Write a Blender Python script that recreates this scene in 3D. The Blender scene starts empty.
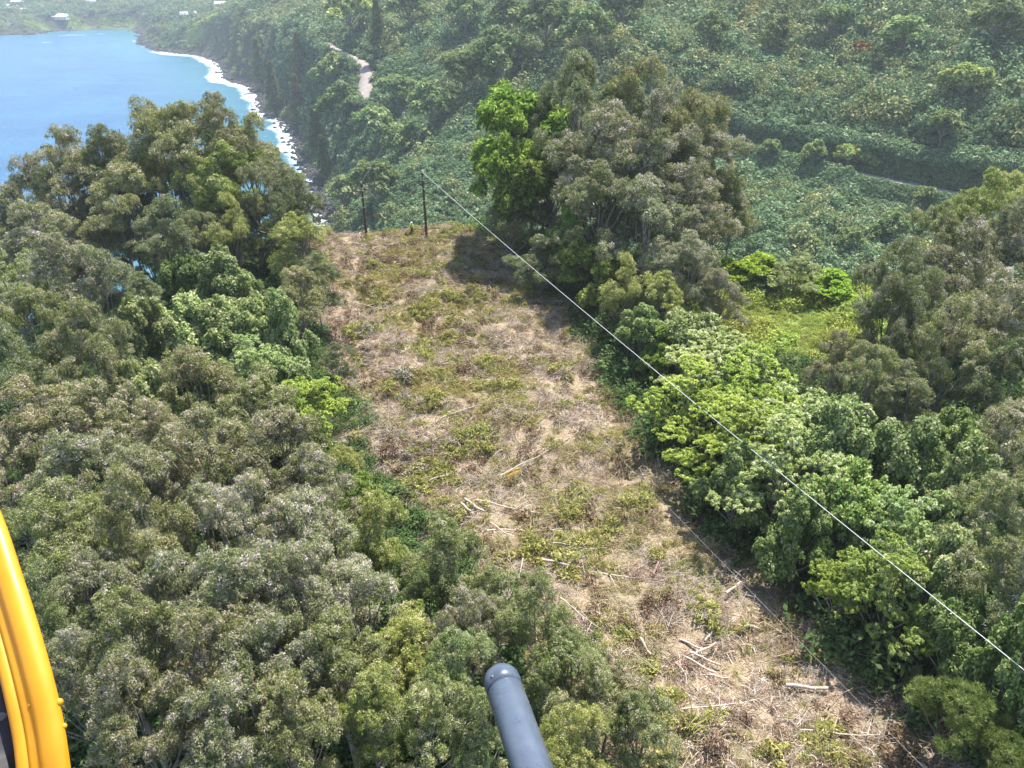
import bpy, bmesh, math, random
import numpy as np
from mathutils import Vector, Matrix, Quaternion

# ------------------------------------------------------------------ camera, sky, sun, exposure
S = bpy.context.scene
COL = S.collection
F = 800.0; PITCH = math.radians(28.0); CAMZ = 110.0
cam_d = bpy.data.cameras.new('camera'); cam = bpy.data.objects.new('camera', cam_d); COL.objects.link(cam)
cam_d.sensor_width = 36.0; cam_d.lens = F / 1024 * 36.0
cam_d.clip_start = 0.05; cam_d.clip_end = 12000
cam.location = (0, 0, CAMZ); cam.rotation_euler = (math.pi / 2 - PITCH, 0, 0)
S.camera = cam
SUN_EL = math.radians(67); SUN_AZ = math.radians(32)      # azimuth clockwise from +Y
W = bpy.data.worlds.new('World'); S.world = W; W.use_nodes = True
wn = W.node_tree.nodes; wl = W.node_tree.links
sky = wn.new('ShaderNodeTexSky'); sky.sky_type = 'NISHITA'; sky.sun_disc = False
sky.sun_elevation = SUN_EL; sky.sun_rotation = SUN_AZ; sky.altitude = 100; sky.air_density = 1.0; sky.dust_density = 1.2
wl.new(sky.outputs[0], wn['Background'].inputs[0]); wn['Background'].inputs[1].default_value = 0.125
sun_d = bpy.data.lights.new('sun', 'SUN'); sun_d.energy = 5.0; sun_d.angle = math.radians(0.53); sun_d.color = (1.0, 0.955, 0.88)
sun = bpy.data.objects.new('sun', sun_d); COL.objects.link(sun)
sdir = Vector((math.sin(SUN_AZ) * math.cos(SUN_EL), math.cos(SUN_AZ) * math.cos(SUN_EL), math.sin(SUN_EL)))
sun.rotation_euler = (-sdir).to_track_quat('-Z', 'Y').to_euler(); sun.location = (60, 60, 200)
S.view_settings.view_transform = 'Standard'; S.view_settings.look = 'None'
S.view_settings.gamma = 1.0; S.view_settings.use_curve_mapping = False; S.view_settings.exposure = 1.16
S.cycles.max_bounces = 6; S.cycles.diffuse_bounces = 2; S.cycles.glossy_bounces = 2; S.cycles.transmission_bounces = 3
S.cycles.volume_bounces = 1; S.cycles.transparent_max_bounces = 4
S.cycles.use_denoising = True; S.cycles.use_adaptive_sampling = True; S.cycles.adaptive_threshold = 0.025

rng = np.random.default_rng(7)

# ------------------------------------------------------------------ pixel rays
CP, SP = math.cos(PITCH), math.sin(PITCH)
def ray(px, py):
    dx = (px - 512) / F; dy = (py - 384) / F
    return np.array([dx, CP - dy * SP, -(SP + dy * CP)])
def at_D(px, py, D):                       # point on the pixel's ray at forward distance D
    r = ray(px, py); return np.array([0, 0, CAMZ]) + r * (D / r[1])
def at_z(px, py, z):
    r = ray(px, py); return np.array([0, 0, CAMZ]) + r * ((z - CAMZ) / r[2])
def cam_pt(px, py, depth):
    return Vector(np.array([0, 0, CAMZ]) + ray(px, py) * depth)

# ------------------------------------------------------------------ numeric noise
def vnoise(x, y, seed=0):
    xi = np.floor(x).astype(np.int64); yi = np.floor(y).astype(np.int64); fx = x - xi; fy = y - yi
    def h(a, b):
        n = (a * 374761393 + b * 668265263 + seed * 974711) & 0x7fffffff
        n = ((n ^ (n >> 13)) * 1274126177) & 0x7fffffff
        return ((n ^ (n >> 16)) & 0xffff) / 65535.0
    u = fx * fx * (3 - 2 * fx); v = fy * fy * (3 - 2 * fy)
    return (h(xi, yi) * (1 - u) + h(xi + 1, yi) * u) * (1 - v) + (h(xi, yi + 1) * (1 - u) + h(xi + 1, yi + 1) * u) * v
def fbm(x, y, s, o=3, seed=0):
    r = 0; a = 0.5
    for k in range(o):
        r = r + a * vnoise(x / s + 17 * k, y / s - 9 * k, seed + k); s /= 2.0; a *= 0.5
    return r / (1 - 0.5 ** o)
def sstep(a, b, x):
    t = np.clip((x - a) / (b - a), 0, 1); return t * t * (3 - 2 * t)

# ------------------------------------------------------------------ land shape
RIDGE = [(-16,118,72),(-30,118,72),(-3,118,72),(-12,127,71.5),(0,80,72.2),(-15,80,72.2),(10,50,72),(-8,50,72),(18,30,72),(4,25,72),
         (20,0,71.5),(-30,60,71.5),(-45,85,70),(-30,95,71.5),(-55,40,69),(-75,75,63),(-80,25,62),(-105,60,50),(-90,105,55),(-60,112,64),(-130,110,32),(-40,20,70),(0,0,72),
         (-40,-60,68),(40,-60,70),(30,90,72.3),(45,88,72.4),(40,103,71),(25,108,71.5),(62,70,71),(40,40,71),(60,20,69),(85,55,66),(90,90,60),(15,112,71),
         (-20,145,52),(20,140,52),(50,135,55),(85,130,48),(-60,140,45),(120,100,45),(120,30,50),
         (60,168,30),(20,180,24),(-30,220,15),(-65,290,7),(110,170,32),(160,150,36),(-70,180,25),(-110,200,14),(-150,150,16),(-110,260,8)]
HILL = [(330,200,375),(340,140,430),(345,100,455),(360,75,480),(315,40,560),(420,225,270),(400,180,310),(450,150,330),(480,80,400),(480,10,520),(400,20,560),(440,40,490),
        (600,60,370),(600,5,460),(540,120,340),(700,10,430),(740,140,310),(960,197,255),(870,178,275),(870,146,290),(960,162,268),(740,112,325),
        (800,100,335),(850,0,400),(1000,100,290),(1020,10,330),(800,250,215),(750,200,262),(900,250,213),(660,120,330),(640,180,285),
        (280,60,620),(300,20,720),(255,75,690),(230,40,930),(215,15,1180),(250,5,950),(160,20,1300),(150,38,1262),(60,15,1530),(60,0,1700),(10,10,1580),(110,18,1500),(110,2,1650),(330,5,760)]
CTRL = [np.array(p, float) for p in RIDGE] + [at_D(*p) for p in HILL]
CTRL += [np.array(p, float) for p in [(600,420,120),(500,150,80),(900,900,220),(300,900,200),(0,1300,170),(-300,2400,140),(-1500,2400,90),(-1500,1700,30),(1500,300,200),(600,-400,120),(-100,-400,60),(2500,3000,400),(0,3500,300),(200,620,125),(80,560,110)]]
CTRL = np.array(CTRL)
def kern(d2): return np.sqrt(d2 + 14.0 ** 2)
NK = len(CTRL); n = NK; A = np.zeros((n + 3, n + 3))
d2 = ((CTRL[:, None, :2] - CTRL[None, :, :2]) ** 2).sum(2)
A[:n, :n] = kern(d2); A[:n, n] = 1; A[:n, n + 1:n + 3] = CTRL[:, :2] / 100; A[n:, :n] = A[:n, n:].T
WGT = np.linalg.solve(A, np.concatenate([CTRL[:, 2], [0, 0, 0]]))
COAST_PX = [(-700,40),(-400,38),(-150,37),(0,35.5),(33,35),(50,32),(90,30),(131,29.5),(140,34),(139,43),(152,50),(167,52.5),(200,56),(219,63),(226,80),(249,87),(260,99),(263,113),(284,121),(294,133),(299,157),(308,170),(317,190),(321,207),(331,227),(342,236)]
coast = [(-4000, 2600)] + [tuple(at_z(x, y, 0)[:2]) for x, y in COAST_PX]
coast += [(-100, 322), (-128, 290), (-150, 235), (-172, 160), (-180, 80), (-190, 0), (-215, -160), (-300, -900)]
poly = np.array(coast + [(6000, -900), (6000, 9000), (-4000, 9000)])
NC = len(coast)
def coast_dist(x, y):
    x = np.asarray(x, float); y = np.asarray(y, float)
    best = np.full(x.shape, 1e9); inside = np.zeros(x.shape, bool)
    m = len(poly)
    for i in range(m):
        ax, ay = poly[i]; bx, by = poly[(i + 1) % m]
        c = ((ay > y) != (by > y)); xi = (bx - ax) * (y - ay) / ((by - ay) if by != ay else 1e-9) + ax
        inside ^= (c & (x < xi))
        if i < NC - 1:
            ex, ey = bx - ax, by - ay; t = np.clip(((x - ax) * ex + (y - ay) * ey) / (ex * ex + ey * ey), 0, 1)
            best = np.minimum(best, np.hypot(x - ax - t * ex, y - ay - t * ey))
    return np.where(inside, best, -best)
XL_Y = [0, 20, 30, 41, 59, 90, 118, 135]; XL_X = [14, 8, 4, -2, -13, -24, -32, -37]
XR_Y = [0, 20, 32, 52, 94, 118, 135]; XR_X = [36, 28, 22.5, 14.2, 6, -3, -6]
def clearing_d(x, y):                       # metres inside the cleared strip (negative outside)
    w = 1.6 * (vnoise(x / 5, y / 5, 3) - 0.5) * 2
    return np.minimum(np.minimum(x - np.interp(y, XL_Y, XL_X), np.interp(y, XR_Y, XR_X) - x), 131 - y) + w
ROADS = []
def height(x, y, rough=True):
    x = np.asarray(x, float); y = np.asarray(y, float); sh = x.shape; xf = x.ravel(); yf = y.ravel(); z = np.empty(xf.shape)
    for s in range(0, len(xf), 20000):
        a = xf[s:s + 20000]; b = yf[s:s + 20000]
        d2 = (a[:, None] - CTRL[None, :, 0]) ** 2 + (b[:, None] - CTRL[None, :, 1]) ** 2
        z[s:s + 20000] = kern(d2) @ WGT[:NK] + WGT[NK] + (a * WGT[NK + 1] + b * WGT[NK + 2]) / 100
    d = coast_dist(xf, yf)
    if rough:
        far = sstep(140, 220, np.hypot(xf, yf))
        z = z + far * (fbm(xf, yf, 60, 3, 5) - 0.5) * 9 + (fbm(xf, yf, 6, 2, 9) - 0.5) * (0.7 + far)
        cl = sstep(0, 3, clearing_d(xf, yf)) if np.any((yf > 0) & (yf < 140)) else 0
        z = z + cl * ((fbm(xf, yf, 5.0, 3, 14) - .5) * 3.0)
    z = np.maximum(z, 2.0)
    cw = 16 + 22 * vnoise(xf / 40, yf / 40, 21)
    shelf = 0.9 * sstep(0, 4, d) + (fbm(xf, yf, 9, 2, 31) - .5) * 0.8 * sstep(0, 4, d)
    z = np.where(d > 0, shelf + (z - 0.9) * sstep(5, cw + 5, d), -7 * sstep(0, 30, -d) - 0.1)
    for (rp, rw) in ROADS:
        bd = np.full(xf.shape, 1e9); bz = np.zeros(xf.shape); by_ = np.zeros(xf.shape)
        for i in range(len(rp) - 1):
            a = rp[i]; b = rp[i + 1]; e = b[:2] - a[:2]; t = np.clip(((xf - a[0]) * e[0] + (yf - a[1]) * e[1]) / (e @ e), 0, 1)
            dd = np.hypot(xf - a[0] - t * e[0], yf - a[1] - t * e[1]); k = dd < bd
            bd = np.where(k, dd, bd); bz = np.where(k, a[2] + t * (b[2] - a[2]), bz); by_ = np.where(k, a[1] + t * e[1], by_)
        wgt = 1 - sstep(rw * 0.5 + 1.2, rw * 0.5 + 6, bd)
        up_ = (yf > by_) & (xf > 45) & (xf < 260) & (rw < 7.5)
        wgt = np.where(up_, 1 - sstep(rw * .5 + .8, rw * .5 + 2.2, bd), wgt); z = z + up_ * (2.5 + 7.0 * fbm(xf, yf, 22, 2, 44)) * sstep(rw * .5 + .6, rw * .5 + 2.6, bd) * (1 - sstep(25, 90, bd))
        z = z * (1 - wgt) + (bz - 0.25) * wgt
    return z.reshape(sh)
def hit(px, py, extra=0.0, t0=12, t1=2500):
    r = ray(px, py); ts = np.geomspace(t0, t1, 2200)
    P = np.array([0, 0, CAMZ])[None] + r[None] * ts[:, None]
    h = height(P[:, 0], P[:, 1], False) + extra
    below = np.nonzero(P[:, 2] < h)[0]
    if not len(below): return P[-1]
    i = max(1, below[0]); f0 = P[i - 1, 2] - h[i - 1]; f1 = P[i, 2] - h[i]; t = f0 / (f0 - f1)
    return P[i - 1] * (1 - t) + P[i] * t
# road lines (pixels traced on the slope; heights then smoothed)
def road_line(pts, w):
    P = np.array([hit(*p) for p in pts]); Q = []
    for i in range(len(P) - 1):
        for k in range(6): Q.append(P[i] * (1 - k / 6) + P[i + 1] * k / 6)
    Q.append(P[-1]); Q = np.array(Q)
    for _ in range(60): Q[1:-1] = (Q[:-2] + Q[1:-1] * 2 + Q[2:]) / 4
    ROADS.append((Q, w)); return Q
road_a = road_line([(1060, 214), (1010, 205), (960, 195), (910, 184), (880, 179), (850, 172), (815, 163), (780, 154), (740, 144), (700, 138), (660, 132)], 7.0)
road_b = road_line([(311, 30), (318, 38), (330, 48), (343, 54), (358, 60), (372, 66), (368, 76), (365, 88), (362, 100)], 8.0)

# ------------------------------------------------------------------ helpers: objects, meshes
def tag(o, label=None, cat=None, group=None, kind=None):
    if label: o['label'] = label
    if cat: o['category'] = cat
    if group: o['group'] = group
    if kind: o['kind'] = kind
    return o
def empty(name, loc, rz=0.0):
    o = bpy.data.objects.new(name, None); COL.objects.link(o); o.location = loc; o.rotation_euler = (0, 0, rz); o.empty_display_size = 0.3
    return o
def np_mesh(name, V, Q, mat=None, attrs=None, smooth=False):
    m = bpy.data.meshes.new(name); V = np.ascontiguousarray(V, np.float32); Q = np.ascontiguousarray(Q, np.int32); k = Q.shape[1]
    m.vertices.add(len(V)); m.vertices.foreach_set('co', V.ravel())
    m.loops.add(Q.size); m.loops.foreach_set('vertex_index', Q.ravel())
    m.polygons.add(len(Q)); m.polygons.foreach_set('loop_start', np.arange(0, Q.size, k, dtype=np.int32)); m.polygons.foreach_set('loop_total', np.full(len(Q), k, np.int32))
    if smooth: m.polygons.foreach_set('use_smooth', np.ones(len(Q), bool))
    m.update(calc_edges=True)
    for nm, arr in (attrs or {}).items():
        a = m.attributes.new(nm, 'FLOAT', 'POINT'); a.data.foreach_set('value', np.ascontiguousarray(arr, np.float32))
    if mat: m.materials.append(mat)
    return m
def add(name, mesh, parent=None, loc=(0, 0, 0), col=None):
    o = bpy.data.objects.new(name, mesh); (col or COL).objects.link(o); o.location = loc
    if parent: o.parent = parent
    return o
def tube_arrays(pts, rad, seg=6, cap=True):
    pts = [Vector(p) for p in pts]; V = []; Q = []
    up = Vector((0.13, 0.21, 0.97)); N = len(pts)
    for i, p in enumerate(pts):
        t = (pts[min(i + 1, N - 1)] - pts[max(i - 1, 0)]).normalized()
        a = t.cross(up); a = a.normalized() if a.length > 1e-3 else t.cross(Vector((1, 0, 0))).normalized(); b = t.cross(a)
        for k in range(seg):
            an = 2 * math.pi * k / seg; V.append(p + (a * math.cos(an) + b * math.sin(an)) * rad[i])
    for i in range(N - 1):
        for k in range(seg):
            Q.append((i * seg + k, i * seg + (k + 1) % seg, (i + 1) * seg + (k + 1) % seg, (i + 1) * seg + k))
    if cap and seg == 4: Q.append((0, 1, 2, 3)); Q.append(tuple((N - 1) * seg + k for k in (3, 2, 1, 0)))
    return np.array([tuple(v) for v in V]), np.array(Q)
class MB:
    def __init__(s): s.V = []; s.Q = []; s.n = 0
    def put(s, V, Q): s.V.append(np.asarray(V, float)); s.Q.append(np.asarray(Q) + s.n); s.n += len(V)
    def tube(s, pts, rad, seg=6): s.put(*tube_arrays(pts, rad, seg))
    def mesh(s, name, mat, smooth=True): return np_mesh(name, np.concatenate(s.V), np.concatenate(s.Q), mat, None, smooth)
def bm_obj(name, fn, mat, parent=None, loc=(0, 0, 0), smooth=False, col=None):
    bm = bmesh.new(); fn(bm); m = bpy.data.meshes.new(name); bm.to_mesh(m); bm.free()
    if smooth:
        m.polygons.foreach_set('use_smooth', np.ones(len(m.polygons), bool))
    m.materials.append(mat); return add(name, m, parent, loc, col)
def bbox(bm, c, s, rz=0, bev=0):
    r = bmesh.ops.create_cube(bm, size=1.0, matrix=Matrix.Translation(c) @ Matrix.Rotation(rz, 4, 'Z') @ Matrix.Diagonal((*s, 1)))
    if bev: bmesh.ops.bevel(bm, geom=list({e for v in r['verts'] for e in v.link_edges}), offset=bev, segments=2, affect='EDGES')

# ------------------------------------------------------------------ materials
def mat_new(name):
    m = bpy.data.materials.new(name); m.use_nodes = True; nt = m.node_tree; nt.nodes.clear()
    out = nt.nodes.new('ShaderNodeOutputMaterial'); return m, nt, out
def nd(nt, t, **kw):
    x = nt.nodes.new(t)
    for k, v in kw.items(): setattr(x, k, v)
    return x
def ramp(nt, stops, fac=None, interp='LINEAR'):
    r = nd(nt, 'ShaderNodeValToRGB'); r.color_ramp.interpolation = interp; e = r.color_ramp.elements
    while len(e) < len(stops): e.new(0.5)
    for x, (p, c) in zip(e, stops): x.position = p; x.color = (*c, 1)
    if fac is not None: nt.links.new(fac, r.inputs[0])
    return r.outputs[0]
def noise(nt, scale, detail=4, rough=0.6, coord='Object', vec=None, dist=0.0):
    x = nd(nt, 'ShaderNodeTexNoise'); x.inputs['Scale'].default_value = scale; x.inputs['Detail'].default_value = detail; x.inputs['Roughness'].default_value = rough; x.inputs['Distortion'].default_value = dist
    if vec is None:
        tc = nd(nt, 'ShaderNodeTexCoord'); vec = tc.outputs[coord]
    nt.links.new(vec, x.inputs['Vector']); return x.outputs['Fac']
def mixc(nt, fac, a, b, blend='MIX'):
    x = nd(nt, 'ShaderNodeMix', data_type='RGBA', blend_type=blend)
    for s, v in ((0, fac), (6, a), (7, b)):
        if isinstance(v, (int, float)): x.inputs[s].default_value = v
        elif isinstance(v, tuple): x.inputs[s].default_value = (*v, 1)
        else: nt.links.new(v, x.inputs[s])
    return x.outputs[2]
def math_n(nt, op, a, b=0.0, clamp=False):
    x = nd(nt, 'ShaderNodeMath', operation=op); x.use_clamp = clamp
    for s, v in ((0, a), (1, b)):
        if isinstance(v, (int, float)): x.inputs[s].default_value = v
        else: nt.links.new(v, x.inputs[s])
    return x.outputs[0]
def attr(nt, name, typ='GEOMETRY'):
    x = nd(nt, 'ShaderNodeAttribute', attribute_name=name, attribute_type=typ); return x.outputs['Fac']
def principled(nt, out, color, rough=0.7, spec=0.3, metal=0.0, bump=None, bstr=0.4, bdist=0.02):
    p = nd(nt, 'ShaderNodeBsdfPrincipled')
    if isinstance(color, tuple): p.inputs['Base Color'].default_value = (*color, 1)
    else: nt.links.new(color, p.inputs['Base Color'])
    if isinstance(rough, (int, float)): p.inputs['Roughness'].default_value = rough
    else: nt.links.new(rough, p.inputs['Roughness'])
    p.inputs['Specular IOR Level'].default_value = spec; p.inputs['Metallic'].default_value = metal
    if bump is not None:
        b = nd(nt, 'ShaderNodeBump'); b.inputs['Strength'].default_value = bstr; b.inputs['Distance'].default_value = bdist
        nt.links.new(bump, b.inputs['Height']); nt.links.new(b.outputs[0], p.inputs['Normal'])
    if out is not None: nt.links.new(p.outputs[0], out.inputs[0])
    return p
def leaf_mat(name, stops, use_color=True, trans=0.28, rough=0.55, spec=0.25, inst=None, rand=0.25):
    """stops: leaf colours over the per-leaf value; tinted by object colour, or per scattered clump by its 'tint'."""
    m, nt, out = mat_new(name)
    v = attr(nt, 'v')
    c = ramp(nt, stops, v)
    oi = nd(nt, 'ShaderNodeObjectInfo')
    if use_color: c = mixc(nt, 1.0, c, oi.outputs['Color'], 'MULTIPLY')
    if inst: c = mixc(nt, attr(nt, 'tint', 'INSTANCER'), c, ramp(nt, inst, v))
    if rand:
        hs = nd(nt, 'ShaderNodeHueSaturation'); nt.links.new(c, hs.inputs['Color'])
        nt.links.new(math_n(nt, 'MULTIPLY_ADD', oi.outputs['Random'], rand), hs.inputs['Value']); hs.inputs['Value'].links[0].from_node.inputs[2].default_value = 1 - rand / 2
        r2 = math_n(nt, 'FRACT', math_n(nt, 'MULTIPLY', oi.outputs['Random'], 7.31))
        nt.links.new(math_n(nt, 'MULTIPLY_ADD', r2, 0.03), hs.inputs['Hue']); hs.inputs['Hue'].links[0].from_node.inputs[2].default_value = 0.485
        c = hs.outputs[0]
    if spec > .3: p = principled(nt, None, c, rough, spec)
    else: p = nd(nt, 'ShaderNodeBsdfDiffuse'); nt.links.new(c, p.inputs[0])
    t = nd(nt, 'ShaderNodeBsdfTranslucent'); nt.links.new(c, t.inputs[0])
    mx = nd(nt, 'ShaderNodeMixShader'); mx.inputs[0].default_value = trans
    nt.links.new(p.outputs[0], mx.inputs[1]); nt.links.new(t.outputs[0], mx.inputs[2]); nt.links.new(mx.outputs[0], out.inputs[0])
    return m
M = {}
M['paper'] = leaf_mat('olive_leaves', [(0, (0.117, 0.150, 0.050)), (.35, (0.224, 0.258, 0.101)), (.65, (0.350, 0.356, 0.197)), (.88, (0.485, 0.421, 0.354)), (1, (0.660, 0.579, 0.581))], trans=.30)
M['broad'] = leaf_mat('bright_leaves', [(0, (0.094, 0.147, 0.037)), (.5, (0.220, 0.318, 0.070)), (.85, (0.356, 0.449, 0.111)), (1, (0.501, 0.540, 0.177))], spec=.3, rough=.5, trans=.36)
M['kukui'] = leaf_mat('silvery_leaves', [(0, (0.121, 0.183, 0.054)), (.5, (0.264, 0.337, 0.121)), (.85, (0.439, 0.493, 0.210)), (1, (0.655, 0.624, 0.403))], spec=.25, rough=.55, trans=.34)
M['albizia'] = leaf_mat('light_green_leaves', [(0, (0.148, 0.223, 0.060)), (.5, (0.316, 0.402, 0.135)), (.85, (0.513, 0.572, 0.247)), (1, (0.620, 0.620, 0.465))], spec=.25, trans=.4)
M['soft'] = leaf_mat('needle_leaves', [(0, (0.104, 0.137, 0.048)), (.5, (0.227, 0.252, 0.090)), (1, (0.359, 0.360, 0.176))], trans=.36)
M['valley'] = leaf_mat('valley_leaves', [(0, (0.056, 0.108, 0.046)), (.45, (0.132, 0.215, 0.098)), (.8, (0.224, 0.306, 0.153)), (1, (0.338, 0.387, 0.251))], False, inst=[(0, (0.114, 0.136, 0.034)), (.5, (0.254, 0.263, 0.088)), (1, (0.433, 0.401, 0.202))], spec=.18, rough=.6, trans=.2)
M['orange'] = leaf_mat('russet_leaves', [(0, (.10, .05, .02)), (.5, (.22, .10, .04)), (1, (.33, .2, .1))], False)
M['under'] = leaf_mat('understory_leaves', [(0, (0.036, 0.070, 0.022)), (.5, (0.078, 0.132, 0.043)), (1, (0.156, 0.216, 0.084))], False, inst=[(0, (0.072, 0.108, 0.036)), (1, (0.240, 0.312, 0.120))], spec=.15)
M['sprout'] = leaf_mat('sprout_leaves', [(0, (0.147, 0.161, 0.034)), (.5, (0.292, 0.297, 0.075)), (1, (0.494, 0.438, 0.171))], False, inst=[(0, (0.186, 0.169, 0.136)), (.5, (0.324, 0.297, 0.235)), (1, (0.524, 0.453, 0.399))])
M['meadow'] = leaf_mat('meadow_grass', [(0, (0.209, 0.299, 0.048)), (.5, (0.360, 0.473, 0.097)), (1, (0.538, 0.630, 0.223))], False, inst=[(0, (.16, .15, .03)), (.5, (.30, .28, .07)), (1, (.46, .42, .16))])
M['brush'] = leaf_mat('dead_brush_leaves', [(0, (.07, .04, .022)), (.5, (.19, .125, .075)), (1, (.40, .31, .21))], False, trans=.15)
M['straw'] = leaf_mat('dry_straw', [(0, (0.201, 0.135, 0.088)), (.4, (0.442, 0.328, 0.239)), (.8, (0.670, 0.536, 0.421)), (1, (0.680, 0.680, 0.609))], False, trans=.15, inst=[(0, (.19, .165, .045)), (.5, (.35, .305, .10)), (1, (.52, .46, .21))])
def simple(name, stops, scale, rough=.8, spec=.2, detail=5, bump=True, bstr=.5, bdist=.02, coord='Object'):
    m, nt, out = mat_new(name); f = noise(nt, scale, detail, .65, coord)
    principled(nt, out, ramp(nt, stops, f), rough, spec, 0, f if bump else None, bstr, bdist); return m
M['bark'] = simple('pale_bark', [(.3, (.10, .085, .07)), (.5, (.24, .21, .18)), (.7, (.42, .39, .35))], 5)
M['bark_dark'] = simple('brown_bark', [(.3, (.05, .04, .03)), (.6, (.14, .11, .085)), (.75, (.22, .19, .15))], 5)
M['deadwood'] = simple('bleached_wood', [(.3, (.26, .20, .15)), (.5, (.46, .39, .32)), (.7, (.64, .58, .51))], 6)
M['redwood'] = simple('brown_cut_wood', [(.3, (.10, .06, .04)), (.5, (.23, .15, .11)), (.7, (.38, .28, .21))], 6)
M['pole'] = simple('weathered_pole_wood', [(.3, (.05, .03, .02)), (.6, (.12, .075, .05)), (.75, (.18, .125, .095))], 4)
M['rock'] = simple('dark_lava_rock', [(.3, (.02, .02, .022)), (.55, (.06, .058, .058)), (.75, (.13, .125, .12))], 1.2, bdist=.2)
M['asphalt'] = simple('pale_road_surface', [(.3, (.20, .175, .16)), (.6, (.29, .255, .235)), (.8, (.36, .32, .30))], .6, bdist=.005)  # light grey, faintly pinkish asphalt

# ------------------------------------------------------------------ ground sheet
def axis(lo, hi, c, near, step):
    """grid lines: fine step inside near, growing outside"""
    a = [c]; 
    while a[-1] < hi: a.append(a[-1] + max(step, step * abs(a[-1] - c) / near))
    b = [c]
    while b[-1] > lo: b.append(b[-1] - max(step, step * abs(b[-1] - c) / near))
    return np.array(sorted(set(b[1:] + a)))
gx = axis(-4500, 5500, 0, 150, 2.0); gy = axis(-700, 7000, 150, 180, 2.0)
X, Y = np.meshgrid(gx, gy)
Z = height(X, Y)
Vg = np.stack([X.ravel(), Y.ravel(), Z.ravel()], 1); nx, ny = len(gx), len(gy)
ii, jj = np.meshgrid(np.arange(nx - 1), np.arange(ny - 1)); b0 = (jj * nx + ii).ravel()
Qg = np.stack([b0, b0 + 1, b0 + nx + 1, b0 + nx], 1)
cd = clearing_d(Vg[:, 0], Vg[:, 1]); cda = coast_dist(Vg[:, 0], Vg[:, 1])
MEADOW = [hit(805, 318), hit(765, 300), hit(845, 312)]
def meadow_d(x, y):
    w = 1.1 * (fbm(np.asarray(x, float), np.asarray(y, float), 7, 3, 55) - .5)
    return 1.0 + w - ((x - 35) / 16) ** 2 - ((y - 88) / 13.5) ** 2
# far meadow patches by world position
FIELD = [(hit(212, 17), 46, 16), (hit(118, 25), 34, 12), (hit(75, 22), 40, 10), (hit(40, 27), 30, 9)]
fm = np.maximum(0, meadow_d(Vg[:, 0], Vg[:, 1]))
fm = sstep(0, .3, fm)
for (c, rx, ry) in FIELD: fm = np.maximum(fm, sstep(0, .4, 1 - ((Vg[:, 0] - c[0]) / rx) ** 2 - ((Vg[:, 1] - c[1]) / ry) ** 2))
m, nt, out = mat_new('earth_and_litter')
n1 = noise(nt, .35, 6, .7); n2 = noise(nt, 2.2, 6, .75); n3 = noise(nt, 9, 4, .7)
soil = ramp(nt, [(.3, (.030, .030, .014)), (.6, (.060, .060, .028)), (.8, (.09, .08, .045))], n2)
straw = ramp(nt, [(.28, (.10, .07, .045)), (.45, (.26, .195, .13)), (.6, (.42, .335, .235)), (.78, (.56, .47, .36))], n3)
straw = mixc(nt, ramp(nt, [(.5, (0, 0, 0)), (.62, (.75, .75, .75))], n1), straw, ramp(nt, [(.3, (.09, .10, .025)), (.7, (.20, .19, .06))], n2))
c = mixc(nt, attr(nt, 'clear'), soil, straw)
c = mixc(nt, attr(nt, 'field'), c, ramp(nt, [(.3, (.14, .19, .04)), (.7, (.26, .30, .09))], n2))
c = mixc(nt, attr(nt, 'shore'), c, ramp(nt, [(.3, (.02, .02, .02)), (.7, (.10, .095, .09))], n2))
principled(nt, out, c, .9, .1, 0, n2, .7, .3)
ground = add('ground', np_mesh('ground', Vg, Qg, m, {'clear': sstep(-.5, 1.2, cd), 'field': fm, 'shore': (1 - sstep(4, 9, cda))}, True))
tag(ground, 'ridge, gulch slopes and coast land', kind='structure')
def gz(x, y): return float(height(np.array([x]), np.array([y]))[0])

# ------------------------------------------------------------------ sea
sx = np.concatenate([np.linspace(-9000, -1500, 16)[:-1], np.linspace(-1500, -700, 40)[:-1], np.linspace(-700, 60, 254)])
sy = np.concatenate([np.linspace(-1500, 100, 20)[:-1], np.linspace(100, 700, 200)[:-1], np.linspace(700, 1700, 200)[:-1], np.linspace(1700, 9000, 20)])
X, Y = np.meshgrid(sx, sy); nx, ny = len(sx), len(sy)
ii, jj = np.meshgrid(np.arange(nx - 1), np.arange(ny - 1)); b0 = (jj * nx + ii).ravel()
Qs = np.stack([b0, b0 + 1, b0 + nx + 1, b0 + nx], 1)
xf, yf = X.ravel(), Y.ravel(); d = -coast_dist(xf, yf)
wob = fbm(xf, yf, 45, 3, 77); dist = np.hypot(xf, yf)
sc = 0.45 + dist / 900.0
fo = .80 * (1 - sstep(0 * sc, (9 + 40 * wob ** 2) * sc, d + (wob - .5) * 30 * sc))
fo = np.where(dist > 1250, fo * .6 * sstep(.42, .55, wob), fo)
for (px, py, a, b) in [(62, 35.5, 30, 7), (78, 35, 42, 9), (100, 34, 12, 5), (47, 42.5, 14, 5), (88, 55.5, 13, 3.5), (192, 89, 20, 2.5), (20, 36, 40, 4)]:
    c = at_z(px, py, 0); rr = ((xf - c[0]) / a) ** 2 + ((yf - c[1]) / (b * 3)) ** 2
    fo = np.maximum(fo, (1 - sstep(.0, 1.3, rr + (wob - .5) * 1.2)) * .42)
shal = 1 - sstep(0, 120, d)
m, nt, out = mat_new('sea_water')
tc = nd(nt, 'ShaderNodeTexCoord')
nf = noise(nt, .06, 6, .8, vec=tc.outputs['Object']); ng = noise(nt, .9, 5, .7, vec=tc.outputs['Object']); nb = noise(nt, .012, 3, .6, vec=tc.outputs['Object'])
mp = nd(nt, 'ShaderNodeMapping'); mp.inputs['Rotation'].default_value = (0, 0, .35); mp.inputs['Scale'].default_value = (.35, 1.0, 1); nt.links.new(tc.outputs['Object'], mp.inputs[0])
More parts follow.
